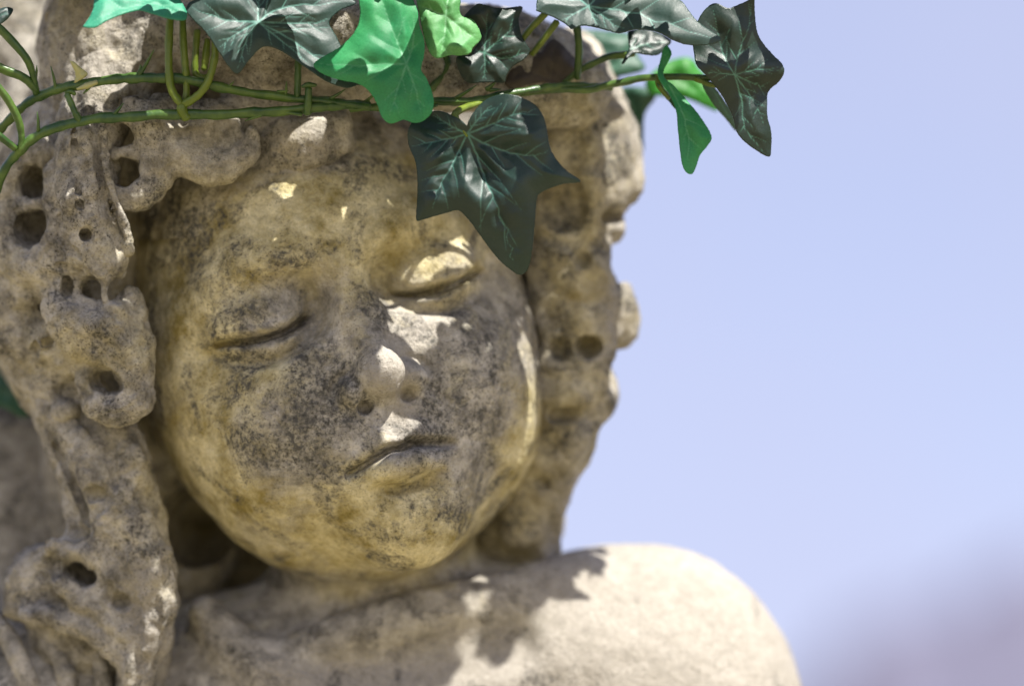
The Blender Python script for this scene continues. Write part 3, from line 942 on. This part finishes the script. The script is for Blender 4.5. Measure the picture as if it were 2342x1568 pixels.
def stem(name, pts, mat, ring=10, n=6, bumps=0.06, cap=True, parent=None):
    """pts (px, py, depth, radius)"""
    q = catmull(np.array([[*P(x, y, d), r] for x, y, d, r in pts], float), n)
    p, r = q[:, :3], q[:, 3]
    if name == 'vine':                # small kinks
        w_ = np.linspace(0, 1, len(p)); w_ = np.minimum(1, np.minimum(w_, 1 - w_) * 8)[:, None]
        p = p + 3.2 * w_ * np.stack([0 * r, vnoise(p / 60.0 + 5), vnoise(p / 45.0 + 11)], 1)
    t = np.gradient(p, axis=0); t /= np.linalg.norm(t, axis=1)[:, None] + 1e-9
    up = np.array([0.13, -1, 0.21]); vs_, m = [], len(p)
    for i in range(m):
        a = np.cross(t[i], up); a /= np.linalg.norm(a) + 1e-9
        b_ = np.cross(a, t[i])
        rr = r[i] * (1 + bumps * math.sin(i * 2.1 + 0.7 * math.sin(i * 1.3)) + bumps * 1.6 * max(0.0, math.sin(i * 0.83 + pts[0][0])) ** 6)
        th = np.arange(ring) * 2 * math.pi / ring
        fl = 1 + 0.10 * np.cos(3 * th + i * 0.15)
        vs_.append(p[i] + rr * (np.cos(th) * fl)[:, None] * a + rr * (np.sin(th) * fl)[:, None] * b_)
    v = np.vstack(vs_ + [p[:1] - t[:1] * r[0] * 0.5, p[-1:] + t[-1:] * r[-1] * 0.5])
    f = []
    for i in range(m - 1):
        for j in range(ring):
            k = (j + 1) % ring
            f.append((i * ring + j, i * ring + k, (i + 1) * ring + k, (i + 1) * ring + j))
    tri = []
    for j in range(ring):
        k = (j + 1) % ring
        f.append((m * ring, k, j, j)); f.append((m * ring + 1, (m - 1) * ring + j, (m - 1) * ring + k, (m - 1) * ring + k))
    f = np.array(f)
    me_v = v
    o = poly_obj(name, me_v, f, mat, parent or garland)
    return o

def poly_obj(name, v, f, mat, parent):
    w = to_world(v); origin = w.mean(0)
    me = bpy.data.meshes.new(name)
    faces = [tuple(dict.fromkeys(q)) for q in f.tolist()]
    me.from_pydata([tuple(x) for x in (w - origin)], [], faces)
    for pl in me.polygons: pl.use_smooth = True
    me.materials.append(mat)
    o = bpy.data.objects.new(name, me); col.objects.link(o)
    o.parent = parent
    base = np.array(parent.matrix_world.translation) if parent.name not in ORIG else ORIG[parent.name]
    o.location = Vector(origin - base)
    ORIG[o.name] = origin
    return o

# --- vines
va = stem('vine', [(-40, 520, 60, 11), (5, 400, 40, 10), (45, 345, 25, 11.5), (95, 305, 15, 11.5), (170, 280, 8, 11.5), (300, 266, 2, 11.5), (420, 262, 0, 11), (560, 260, 0, 11), (680, 250, 8, 11), (760, 243, 16, 11), (845, 238, 30, 9)], VINE, bumps=0.11)
vb = stem('vine', [(-30, 330, 90, 10), (20, 275, 60, 10), (60, 235, 40, 10), (120, 208, 28, 11.5), (200, 192, 18, 11.5), (300, 180, 12, 11.5), (370, 178, 8, 11), (450, 187, 6, 11), (540, 206, 8, 10.5), (640, 222, 12, 10.5), (740, 232, 18, 10), (800, 238, 14, 9), (846, 243, 10, 8)], VINE, bumps=0.11)
vc = stem('vine', [(800, 247, 38, 9), (900, 240, 36, 9.5), (1000, 232, 34, 9.5), (1080, 229, 40, 9), (1170, 214, 60, 8.5), (1250, 200, 95, 8), (1320, 196, 130, 8), (1400, 200, 170, 8)], VINE, bumps=0.11)
vd = stem('vine', [(1190, 214, 95, 7), (1270, 205, 110, 8), (1340, 206, 120, 8), (1400, 195, 120, 8.5), (1460, 180, 110, 8.5), (1520, 177, 95, 8), (1590, 178, 85, 7.5), (1650, 178, 75, 7)], VINE, bumps=0.04)
ve = stem('vine', [(1290, 190, 150, 7), (1340, 150, 140, 8), (1400, 130, 130, 8.5), (1450, 122, 110, 8)], VINE)
stem('vine', [(1060, 120, 150, 8), (1010, 190, 120, 8), (960, 215, 90, 8), (900, 235, 70, 8)], VINE)
stem('vine', [(-30, 40, 10, 10), (20, 85, 0, 10), (58, 130, 0, 9), (74, 170, 8, 8), (82, 215, 26, 8)], VINE, bumps=0.03)
stem('vine', [(-30, 138, -8, 11), (15, 160, -8, 11), (55, 180, 0, 10), (84, 208, 24, 9)], VINE, bumps=0.03)
stem('vine', [(-30, 170, -30, 10), (10, 215, -20, 9), (38, 265, -6, 9), (48, 310, 10, 8), (46, 350, 20, 8)], VINE, bumps=0.03)
stem('vine', [(-40, 290, -20, 10), (0, 310, -10, 9), (35, 340, 12, 8)], VINE, bumps=0.03)

# --- petioles: the fork below the big grey leaf, stubs and thorns
pk = stem('petiole', [(428, 272, -4, 11), (417, 255, -10, 12), (415, 240, -12, 11)], PETI)
stem('petiole', [(392, 20, 10, 8.5), (387, 90, 0, 9), (386, 160, -10, 9), (392, 205, -14, 9.5), (414, 240, -12, 9)], PETI, parent=None)
stem('petiole', [(492, 80, -10, 8), (492, 130, -14, 8.5), (478, 180, -16, 8.5), (455, 215, -15, 9), (418, 240, -12, 9)], PETI)
stem('petiole', [(418, 30, 20, 8), (420, 100, 10, 8.5), (424, 160, 6, 9), (426, 200, 6, 8), (424, 236, 4, 8)], PETI)
stem('petiole', [(452, 70, 30, 8), (448, 120, 26, 8), (446, 165, 24, 8), (462, 178, 22, 8), (480, 176, 22, 7)], PETI)
stem('petiole', [(466, 160, 34, 7), (470, 130, 34, 9), (475, 90, 34, 7)], PETI)
stem('petiole', [(684, 120, 20, 7.5), (682, 170, 16, 8), (680, 222, 12, 8)], VINE)
st1 = stem('stub', [(702, 262, -6, 8.5), (704, 235, -10, 8.5), (706, 202, -12, 8)], VINE)
stem('stub_bud', [(690, 198, -14, 3), (706, 194, -14, 7), (724, 195, -14, 3)], VINE)
stem('stub', [(154, 216, 10, 7.5), (163, 236, 2, 7.5), (172, 258, 0, 8), (182, 276, 4, 9)], VINE)
stem('stub', [(150, 214, 12, 4), (162, 210, 8, 6), (172, 216, 6, 4)], VINE)
def thorn(a, b, r=4.5): stem('thorn', [(a[0], a[1], a[2], r), ((a[0] + b[0]) / 2 + 1, (a[1] + b[1]) / 2, (a[2] + b[2]) / 2, r * 0.75), (b[0], b[1], b[2], 1.0)], VINE, ring=7, n=3)
thorn((128, 206, 22), (116, 152, 14)); thorn((318, 172, 4), (352, 114, -10), 5.5); thorn((318, 166, 4), (322, 148, -2), 5); thorn((87, 300, 10), (85, 256, 4))
thorn((258, 264, 0), (282, 236, -8), 5); thorn((755, 226, 14), (790, 204, 6), 4.5); thorn((652, 222, 8), (655, 186, 0), 4); thorn((634, 210, 6), (660, 208, 2), 4)
thorn((820, 244, 30), (905, 178, 10), 4); thorn((1040, 226, 30), (1090, 195, 20), 5); thorn((1112, 205, 40), (1135, 186, 34), 6); thorn((1120, 206, 40), (1146, 204, 36), 5)
thorn((600, 262, 0), (560, 276, -4), 5); thorn((690, 262, -4), (655, 258, -12), 5); thorn((205, 200, 12), (190, 214, 6), 4); thorn((520, 200, 4), (535, 186, 0), 3.5)
thorn((540, 258, -4), (580, 252, -10), 3); thorn((1000, 240, 30), (940, 262, 30), 4); thorn((70, 190, 20), (48, 172, 10), 5); thorn((80, 185, 20), (84, 150, 14), 4)
stem('petiole', [(1110, 232, 50, 6), (1060, 248, 0, 8), (1040, 265, -60, 8.5), (1056, 290, -76, 6), (1068, 312, -80, 3)], PETI)
stem('petiole', [(1250, 30, 60, 8), (1210, 70, 70, 8), (1180, 110, 80, 8), (1165, 140, 90, 7)], PETI)
stem('petiole', [(1275, 50, 70, 8), (1240, 95, 80, 8), (1215, 125, 90, 7)], PETI)
stem('petiole', [(1320, 60, 110, 9), (1325, 110, 120, 9), (1320, 180, 130, 8)], VINE)
stem('petiole', [(1008, 110, 110, 7), (1024, 140, 110, 8), (1010, 175, 108, 8), (980, 205, 100, 8)], VINE)
stem('petiole', [(1590, 180, 82, 6), (1640, 195, 70, 6), (1690, 172, 60, 4)], PETI)
stem('petiole', [(1505, 172, 95, 6), (1508, 195, 80, 7), (1530, 225, 70, 6)], PETI)
stem('bract', [(222, 188, -2, 5), (200, 196, 0, 7), (176, 204, 4, 3)], DRY)
leaf(Z1([(443, 388), (470, 392), (500, 420), (555, 465), (545, 490), (500, 515), (470, 525), (480, 470)]), Z1([(500, 500)])[0], [Z1([(460, 410)])[0]], 2, 0.2, 0.1, DRY, 4, 2, label='dry pale bract standing on the vine')

# --- leaves in view
def z(f, *p): return f(list(p))
leaf(Z2([(985, 688), (1000, 650), (1040, 590), (1090, 545), (1160, 518), (1230, 517), (1300, 540), (1360, 575), (1400, 630), (1420, 690), (1432, 770), (1450, 830), (1490, 890), (1540, 940), (1590, 972), (1608, 992), (1590, 1000), (1520, 1005), (1440, 1030), (1390, 1055), (1370, 1080), (1362, 1150), (1355, 1250), (1345, 1350), (1330, 1440), (1305, 1490), (1270, 1502), (1230, 1480), (1160, 1420), (1100, 1345), (1060, 1290), (1010, 1220), (960, 1165), (930, 1150), (870, 1165), (800, 1185), (740, 1203), (708, 1200), (712, 1100), (715, 1000), (710, 920), (695, 860), (672, 810), (660, 750), (668, 700), (690, 665), (740, 630), (800, 608), (850, 610), (900, 630), (950, 655)]),
     Z2([(988, 732)])[0], [Z2([(1040, 850), (1085, 980), (1150, 1120), (1200, 1260), (1245, 1430)]), Z2([(930, 850), (890, 930), (830, 1030), (800, 1140)]), Z2([(860, 765), (680, 800)]), Z2([(900, 690), (800, 628)]), Z2([(1090, 790), (1220, 835), (1340, 850), (1460, 815)]), Z2([(1120, 680), (1240, 625), (1370, 600)]), Z2([(1040, 660), (1120, 575)])],
     -82, -0.22, 0.02, DARK, 2.5, 30, 0.08, 6, 'dark grey green ivy leaf hanging over the far eye', 3.4, 6)
leaf(Z2([(395, 0), (400, 90), (375, 170), (300, 250), (200, 310), (150, 345), (160, 380), (220, 415), (300, 440), (380, 455), (440, 490), (490, 560), (520, 640), (560, 675), (600, 670), (640, 655), (690, 672), (740, 665), (790, 620), (805, 560), (790, 490), (760, 420), (735, 380), (752, 300), (752, 220), (725, 140), (715, 60), (690, 0), (660, -40), (560, -80), (460, -60)]),
     Z2([(655, 350)])[0], [Z2([(450, 355), (175, 350)]), Z2([(610, 480), (560, 640)]), Z2([(700, 480), (740, 630)]), Z2([(600, 220), (520, 0)]), Z2([(690, 250), (700, 80)])], -95, 0.05, -0.20, GREEN, 3.0, 15, 0.10, 3, 'bright green ivy leaf in front of the fringe', 3.0, 8)
leaf(Z2([(700, -40), (760, -80), (900, -60), (950, 0), (945, 50), (960, 90), (1020, 110), (1060, 180), (1060, 220), (1020, 260), (1000, 295), (940, 305), (890, 302), (830, 320), (790, 300), (765, 250), (750, 200), (730, 110)]),
     Z2([(870, 90)])[0], [Z2([(865, 200), (840, 300)]), Z2([(960, 160), (1040, 220)]), Z2([(800, 60), (720, 30)]), Z2([(880, 0), (900, -50)])], -20, 0.1, -0.3, LIME, 3.2, 11, 0.1, 3, 'lime green ivy leaf at the top edge', 2.6, 5)
leaf(Z2([(1010, 45), (1050, 20), (1110, 35), (1160, 45), (1220, 42), (1290, 38), (1270, 100), (1280, 180), (1310, 240), (1330, 280), (1290, 330), (1230, 370), (1200, 420), (1190, 455), (1130, 450), (1060, 452), (1000, 455), (960, 425), (935, 370), (930, 310), (1000, 300), (1030, 260), (1060, 210), (1050, 150), (1000, 110), (970, 90)]),
     Z2([(1080, 290)])[0], [Z2([(1090, 200), (1100, 70)]), Z2([(1160, 220), (1270, 130)]), Z2([(1180, 320), (1310, 290)]), Z2([(1085, 370), (1070, 445)]), Z2([(1020, 275), (985, 290)])], 20, 0.1, -0.1, BLACKISH, 2.8, 9, 0.1, 5, 'small blackish ivy leaf right of the lime leaf', 2.8, 6)
leaf(Z3([(245, 60), (250, 0), (290, -30), (450, -70), (700, -60), (900, -40), (1030, 0), (1080, 60), (1130, 120), (1200, 170), (1250, 205), (1245, 230), (1190, 245), (1120, 250), (1050, 242), (980, 215), (920, 180), (860, 165), (780, 163), (700, 182), (640, 168), (560, 148), (490, 140), (440, 160), (410, 135), (340, 95)]),
     Z3([(530, 35)])[0], [Z3([(700, 60), (900, 110), (1210, 215)]), Z3([(560, 100), (580, 145)]), Z3([(430, 90), (400, 120)]), Z3([(640, 110), (690, 170)]), Z3([(620, -40), (800, -90)]), Z3([(440, -30), (320, -60)])], -60, 0.05, -0.40, GREY, 2.8, 13, 0.05, 5, 'long grey green ivy leaf at the top with pointed right tip', 3.0, 8)
leaf(Z3([(1100, 250), (1130, 110), (1180, 40), (1230, 18), (1290, 45), (1340, 30), (1400, 5), (1435, -20), (1440, 60), (1450, 160), (1480, 230), (1540, 300), (1590, 350), (1600, 400), (1570, 450), (1515, 500), (1508, 560), (1510, 640), (1530, 720), (1530, 800), (1520, 858), (1460, 830), (1390, 780), (1340, 720), (1320, 640), (1270, 540), (1220, 470), (1170, 410), (1120, 350)]),
     Z3([(1330, 410)])[0], [Z3([(1370, 560), (1385, 700), (1500, 840)]), Z3([(1440, 460), (1500, 480)]), Z3([(1450, 380), (1580, 390)]), Z3([(1350, 300), (1410, 120), (1420, 20)]), Z3([(1270, 300), (1210, 60)]), Z3([(1240, 400), (1180, 400)]), Z3([(1440, 560), (1490, 680)])], -10, 0.22, 0.05, BLACKISH, 2.8, 11, 0.1, 5, 'dark ivy leaf farthest right against the sky', 2.6, 10, fold=lambda r: -0.10 * np.exp(-((r[:, 1] + 0.05) / 0.16) ** 2))
# rolled green leaf: a bent sheet seen nearly edge on
leaf(Z3([(960, 245), (985, 290), (965, 340), (940, 390), (950, 430), (1000, 470), (1060, 540), (1120, 610), (1170, 680), (1205, 750), (1180, 800), (1140, 850), (1120, 910), (1100, 950), (1070, 945), (1045, 900), (1030, 800), (1020, 700), (1010, 600), (970, 510), (920, 440), (910, 390), (925, 320), (940, 265)]),
     Z3([(948, 425)])[0], [Z3([(1020, 560), (1070, 720), (1085, 900)]), Z3([(940, 330), (955, 270)])], 60, 0.25, -0.25, GREEN, 2.6, 10, 0.1, 5, 'narrow rolled green ivy leaf hanging against the sky', 2.4, 4, fold=lambda r: -0.22 * np.abs(r[:, 0] - 0.42 * r[:, 1]))
leaf(Z3([(905, 455), (960, 500), (1005, 560), (1010, 600), (975, 560), (930, 510)]), Z3([(950, 500)])[0], [Z3([(1000, 580)])[0]], 80, 0.4, 0.2, DEEP, 4, 3, 0.1, 2, 'dark underside lobe of the rolled leaf')
leaf(Z3([(1140, 425), (1185, 440), (1230, 490), (1280, 560), (1320, 620), (1345, 690), (1335, 715), (1290, 660), (1230, 590), (1170, 500)]), Z3([(1180, 450)])[0], [Z3([(1260, 570), (1330, 690)])], 90, 0.9, 0.2, DEEP, 3.5, 4, 0.1, 3, 'curled olive lobe at the left edge of the farthest right leaf')
leaf(Z3([(745, 170), (800, 160), (880, 168), (980, 215), (960, 260), (910, 300), (850, 300), (780, 290), (740, 330), (710, 350), (750, 270), (745, 210)]), Z3([(760, 270)])[0], [Z3([(850, 240), (950, 230)]), Z3([(800, 200)])], 100, 0.2, -0.8, BLACKISH, 3.5, 6, 0.1, 3, 'small black ivy leaf under the long grey leaf')
leaf(Z3([(850, 420), (960, 340), (1080, 315), (1140, 380), (1170, 420), (1240, 600), (1180, 590), (1080, 545), (990, 530), (880, 520), (840, 470)]), Z3([(1000, 420)])[0], [Z3([(1100, 480), (1220, 590)]), Z3([(900, 480)])], 520, 0.1, -0.3, VIVID, 5, 8, 0.1, 3, 'vivid green blurred ivy leaf behind the rolled leaf')
leaf(Z3([(560, 540), (700, 480), (840, 480), (900, 530), (840, 620), (830, 740), (830, 830), (790, 820), (720, 720), (640, 640), (600, 590)]), Z3([(760, 530)])[0], [Z3([(800, 700), (810, 810)]), Z3([(620, 570)])], 560, -0.2, 0.2, DEEP, 6, 8, 0.1, 3, 'deep green blurred ivy leaf behind the far side hair')
leaf(Z1([(525, 170), (560, 120), (590, 60), (600, 0), (640, -60), (900, -80), (1100, -40), (1180, 60), (1180, 125), (1080, 120), (960, 85), (880, 65), (780, 90), (680, 130), (600, 175)]), Z1([(1000, 20)])[0], [Z1([(760, 60), (560, 150)]), Z1([(1150, 100)]), Z1([(800, -40)])], -90, 0.1, -0.9, TEAL, 4, 9, 0.1, 3, 'teal green ivy leaf at the upper left edge')
leaf(Z1([(1175, 70), (1200, 20), (1260, -10), (1400, -60), (1700, -120), (2000, -80), (2260, 10), (2170, 60), (2110, 110), (2090, 150), (2130, 220), (2170, 300), (2230, 400), (2300, 470), (2340, 540), (2280, 540), (2200, 560), (2080, 520), (1960, 440), (1860, 370), (1760, 310), (1690, 295), (1640, 320), (1570, 400), (1510, 470), (1450, 420), (1390, 330), (1310, 210), (1240, 140)]),
     Z1([(1640, 140)])[0], [Z1([(1560, 260), (1515, 440)]), Z1([(1860, 260), (2080, 420), (2320, 535)]), Z1([(1900, 150), (2080, 140)]), Z1([(1780, 60), (2200, 10)]), Z1([(1640, 30), (1660, -90)]), Z1([(1450, 130), (1220, 60)]), Z1([(1480, 230), (1400, 300)]), Z1([(1740, 220), (1960, 400)])], -50, 0.16, -0.30, GREY, 2.8, 15, 0.08, 5, 'big grey green ivy leaf above the fork of stems', 3.2, 8)
leaf(Z1([(-10, 60), (40, 45), (85, 60), (60, 110), (10, 150), (-60, 160), (-80, 60)]), Z1([(-40, 120)])[0], [Z1([(70, 65)])], -60, 0.2, -0.3, DARK, 4, 4, 0.1, 2, 'tip of a dark leaf at the left edge of the photo')
leaf(Z2([(1190, 455), (1220, 390), (1290, 310), (1340, 290), (1400, 280), (1420, 240), (1470, 215), (1540, 280), (1600, 350), (1590, 400), (1530, 430), (1500, 460), (1400, 450), (1300, 470), (1230, 490)]), Z2([(1440, 430)])[0], [Z2([(1460, 320), (1470, 230)]), Z2([(1300, 390), (1220, 450)])], 160, 0.3, -0.2, BROWN, 4, 8, 0.1, 3, 'brown faded ivy leaf beside the small blackish leaf')
leaf(Z3([(340, 170), (440, 160), (640, 170), (760, 190), (800, 300), (840, 380), (700, 420), (560, 440), (430, 440), (360, 330)]), Z3([(560, 420)])[0], [Z3([(560, 200)]), Z3([(760, 300)])], 470, 0.1, -0.3, DEEP, 6, 10, 0.1, 3, 'blurred green ivy leaf behind the brown leaf')
leaf(Z0([(-60, 850), (0, 815), (40, 830), (75, 880), (78, 940), (50, 955), (0, 930), (-60, 940)]), (-20, 890), [(60, 930)], 620, 0.1, -0.3, DEEP, 6, 6, 0.1, 2, 'blurred teal ivy leaf behind the curls at the left edge')
#@@SHADE
# --- unseen leaves added above the frame, laid out to cast the dappled shade
IVY_A = np.radians([90, 60, 35, 10, -10, -30, -60, -90, -120, -150, -170, 170, 145, 120])
IVY_R = np.array([.25, .5, .66, .62, .60, .88, .6, 1.05, .6, .88, .60, .62, .66, .5])
SHADE_LEAVES = [[-484.87, -223.57, 876.59, 0.99, 211.83, 0.03, -0.05], [-50.27, -256.7, 879.04, 4.68, 189.9, -0.1, 0.4], [353.31, -293.49, 935.07, 4.3, 212.4, 0.17, -0.1], [529.34, 35.44, 973.83, 1.66, 160.54, -0.37, 0.44], [336.54, 104.79, 964.11, 3.96, 174.57, -0.14, 0.19], [-133.36, -1.53, 959.8, 3.66, 206.87, -0.06, -0.03], [-634.28, -229.86, 859.98, 6.14, 161.15, -0.0, 0.21], [-1094.12, 61.58, 851.32, 2.06, 201.41, 0.11, 0.27], [-246.22, -261.66, 894.42, 5.09, 98.67, -0.12, -0.08], [690.08, 13.09, 856.49, 5.24, 127.69, -0.02, -0.3], [245.16, -213.76, 945.01, 1.68, 79.02, 0.15, 0.14], [-59.06, -329.69, 866.12, 5.52, 173.81, -0.25, 0.1], [137.27, 90.05, 877.93, 2.96, 209.51, -0.19, 0.14], [440.17, -198.49, 904.1, 5.72, 86.64, -0.02, -0.0], [-633.62, 34.48, 942.54, 0.85, 177.97, -0.05, -0.24], [283.27, -40.51, 918.96, 3.88, 115.91, -0.06, -0.15], [241.5, -414.0, 866.57, 2.38, 156.33, -0.24, -0.26], [-976.0, -27.76, 873.21, 0.55, 107.28, -0.3, -0.21], [626.77, -171.87, 924.28, 4.1, 89.87, 0.06, -0.04], [-700.19, -226.01, 957.86, 5.43, 81.28, -0.22, -0.13], [106.8, -473.66, 950.85, 5.03, 165.91, 0.09, -0.06], [-298.5, -283.99, 878.17, 3.48, 118.78, 0.07, 0.06], [739.38, 47.17, 950.49, 3.43, 90.04, -0.1, 0.42], [-85.45, 43.4, 893.07, 2.8, 174.05, -0.16, 0.13], [-278.67, -430.71, 905.74, 5.61, 150.09, -0.12, -0.01], [-742.73, -51.28, 867.84, 2.41, 105.38, -0.11, 0.03], [-758.92, 98.6, 944.13, 2.75, 127.14, 0.03, 0.16], [492.85, -215.68, 859.25, 4.27, 41.95, 0.14, 0.01], [210.69, 155.89, 961.32, 2.02, 210.48, 0.06, -0.03], [-145.69, -297.58, 971.07, 0.95, 91.51, 0.22, -0.08], [313.66, -197.27, 984.74, 4.63, 43.78, -0.0, 0.23], [95.43, 5.67, 950.41, 2.6, 98.16, -0.08, -0.12], [-129.48, -418.86, 961.48, 0.41, 97.53, -0.15, -0.32], [-258.43, -386.78, 934.72, 4.77, 47.61, 0.08, -0.01], [185.22, -155.73, 866.28, 0.7, 52.09, -0.03, -0.05], [553.04, -148.9, 879.8, 6.12, 40.65, 0.04, 0.11], [467.88, 112.81, 950.97, 3.96, 79.92, -0.12, 0.13], [-18.57, -327.54, 878.89, 4.38, 120.39, 0.14, 0.03], [426.55, -209.65, 961.05, 1.92, 76.31, 0.14, -0.04], [108.1, -418.27, 949.03, 2.49, 70.37, 0.22, 0.22], [617.08, 19.82, 942.99, 2.08, 85.03, 0.07, 0.06], [-258.95, -67.66, 896.7, 1.0, 51.55, -0.23, 0.09], [391.56, -357.17, 953.82, 5.12, 115.75, 0.05, -0.28], [-862.58, -115.65, 946.2, 3.38, 85.45, -0.12, -0.07], [-321.13, -30.0, 980.58, 3.99, 41.29, -0.08, 0.2], [790.32, -66.87, 959.33, 4.75, 42.1, -0.03, -0.02], [-581.58, -218.96, 917.64, 1.37, 75.98, -0.18, -0.04], [-557.76, -277.08, 940.97, 1.32, 144.74, -0.19, 0.17], [-789.78, -224.68, 863.46, 2.12, 118.66, -0.17, -0.17], [-9.73, -196.39, 962.11, 1.4, 81.13, -0.03, 0.2], [349.31, -48.28, 977.37, 6.04, 68.49, -0.14, 0.19], [-188.56, -369.74, 859.32, 1.19, 134.17, 0.32, -0.27], [471.81, -226.11, 878.55, 0.82, 45.63, 0.44, -0.39], [-965.15, 132.24, 945.87, 2.64, 147.39, 0.21, -0.08], [349.62, -170.4, 895.01, 2.52, 53.83, -0.07, -0.33]]
for i_, (cx, cy, cz, rot, size, tx, ty) in enumerate(SHADE_LEAVES):
    u0 = np.array([math.cos(rot), math.sin(rot)]); v0 = np.array([-math.sin(rot), math.cos(rot)])
    u3 = np.array([u0[0], u0[1], tx * u0[0] + ty * u0[1]]); v3 = np.array([v0[0], v0[1], tx * v0[0] + ty * v0[1]])
    ol = np.stack([np.cos(IVY_A) * IVY_R, np.sin(IVY_A) * IVY_R], 1) * size * 1.07
    leaf(ol, (0.0, 0.0), [(0, -0.95 * size), (0.7 * size, -0.4 * size), (-0.7 * size, -0.4 * size), (0.5 * size, 0.35 * size), (-0.5 * size, 0.35 * size)],
         0, 0, 0, [DARK, GREY, BLACKISH][i_ % 3], 9, 7, frame=(np.array([cx, cy, cz]), u3, v3))
def free_stem(name, pts, mat):
    stem(name, [((x / (1 + y / DP)) + 1171, 784 - z_ / (1 + y / DP), y, r) for x, y, z_, r in pts], mat)
for l in SHADE_LEAVES:  # short stalks for the added shade leaves
    free_stem('petiole', [(l[0], l[1], l[2] + 2, 4), (l[0] + 9, l[1] - 6, l[2] + 22, 5), (l[0] + 16, l[1] - 12, l[2] + 44, 5)], PETI)
# ------------------------------------------------------------------ setting
def simple_mat(name, c1, c2, scale, rough=0.95):
    m, nt, out = new_mat(name)
    b = N(nt)
    pos = b.new('ShaderNodeNewGeometry').outputs['Position']
    bs = b.new('ShaderNodeBsdfPrincipled')
    b.link(b.mix(b.ramp(b.noise(pos, scale, 5, 0.6), [(0.35, 0), (0.65, 1)]), c1, c2), bs.inputs['Base Color'])
    bs.inputs['Roughness'].default_value = rough
    bs.inputs['Specular IOR Level'].default_value = 0.1
    b.link(bs.outputs[0], out.inputs['Surface'])
    return m

def raw_obj(name, verts, faces, mat):
    me = bpy.data.meshes.new(name)
    me.from_pydata(verts, [], faces)
    for p in me.polygons: p.use_smooth = True
    me.materials.append(mat)
    o = bpy.data.objects.new(name, me)
    col.objects.link(o)
    return o

g = raw_obj('ground', [(-4000, -4000, 0), (4000, -4000, 0), (4000, 4000, 0), (-4000, 4000, 0)], [(0, 1, 2, 3)], simple_mat('pale_gravel', (0.22, 0.185, 0.11), (0.29, 0.245, 0.145), 0.8))
tag(g, kind='structure')
# a grey-violet rise far behind, low in the right corner of the view
vx, fx = [], []
nx, ny = 120, 14
for j in range(ny):
    for i in range(nx):
        x = 20 + 260 * i / (nx - 1); y = 560 + 200 * j / (ny - 1)
        ridge = math.exp(-((j - 5) / 4.0) ** 2)
        t = (x - 20) / 260
        h = 84 + 38 * smoothstep(-0.04, 0.26, np.array([t]))[0] - 6 * smoothstep(0.22, 0.5, np.array([t]))[0]
        h += 2 * math.sin(i * 0.45) + 1.2 * math.sin(i * 1.31 + j)
        vx.append((x, y, max(h, 0) * max(ridge, 0.0) - 0.3))
for j in range(ny - 1):
    for i in range(nx - 1):
        a = j * nx + i
        fx.append((a, a + 1, a + nx + 1, a + nx))
hl = raw_obj('hill', vx, fx, simple_mat('grey_violet_hill', (0.112, 0.110, 0.155), (0.132, 0.128, 0.175), 0.03))
tag(hl, kind='structure')
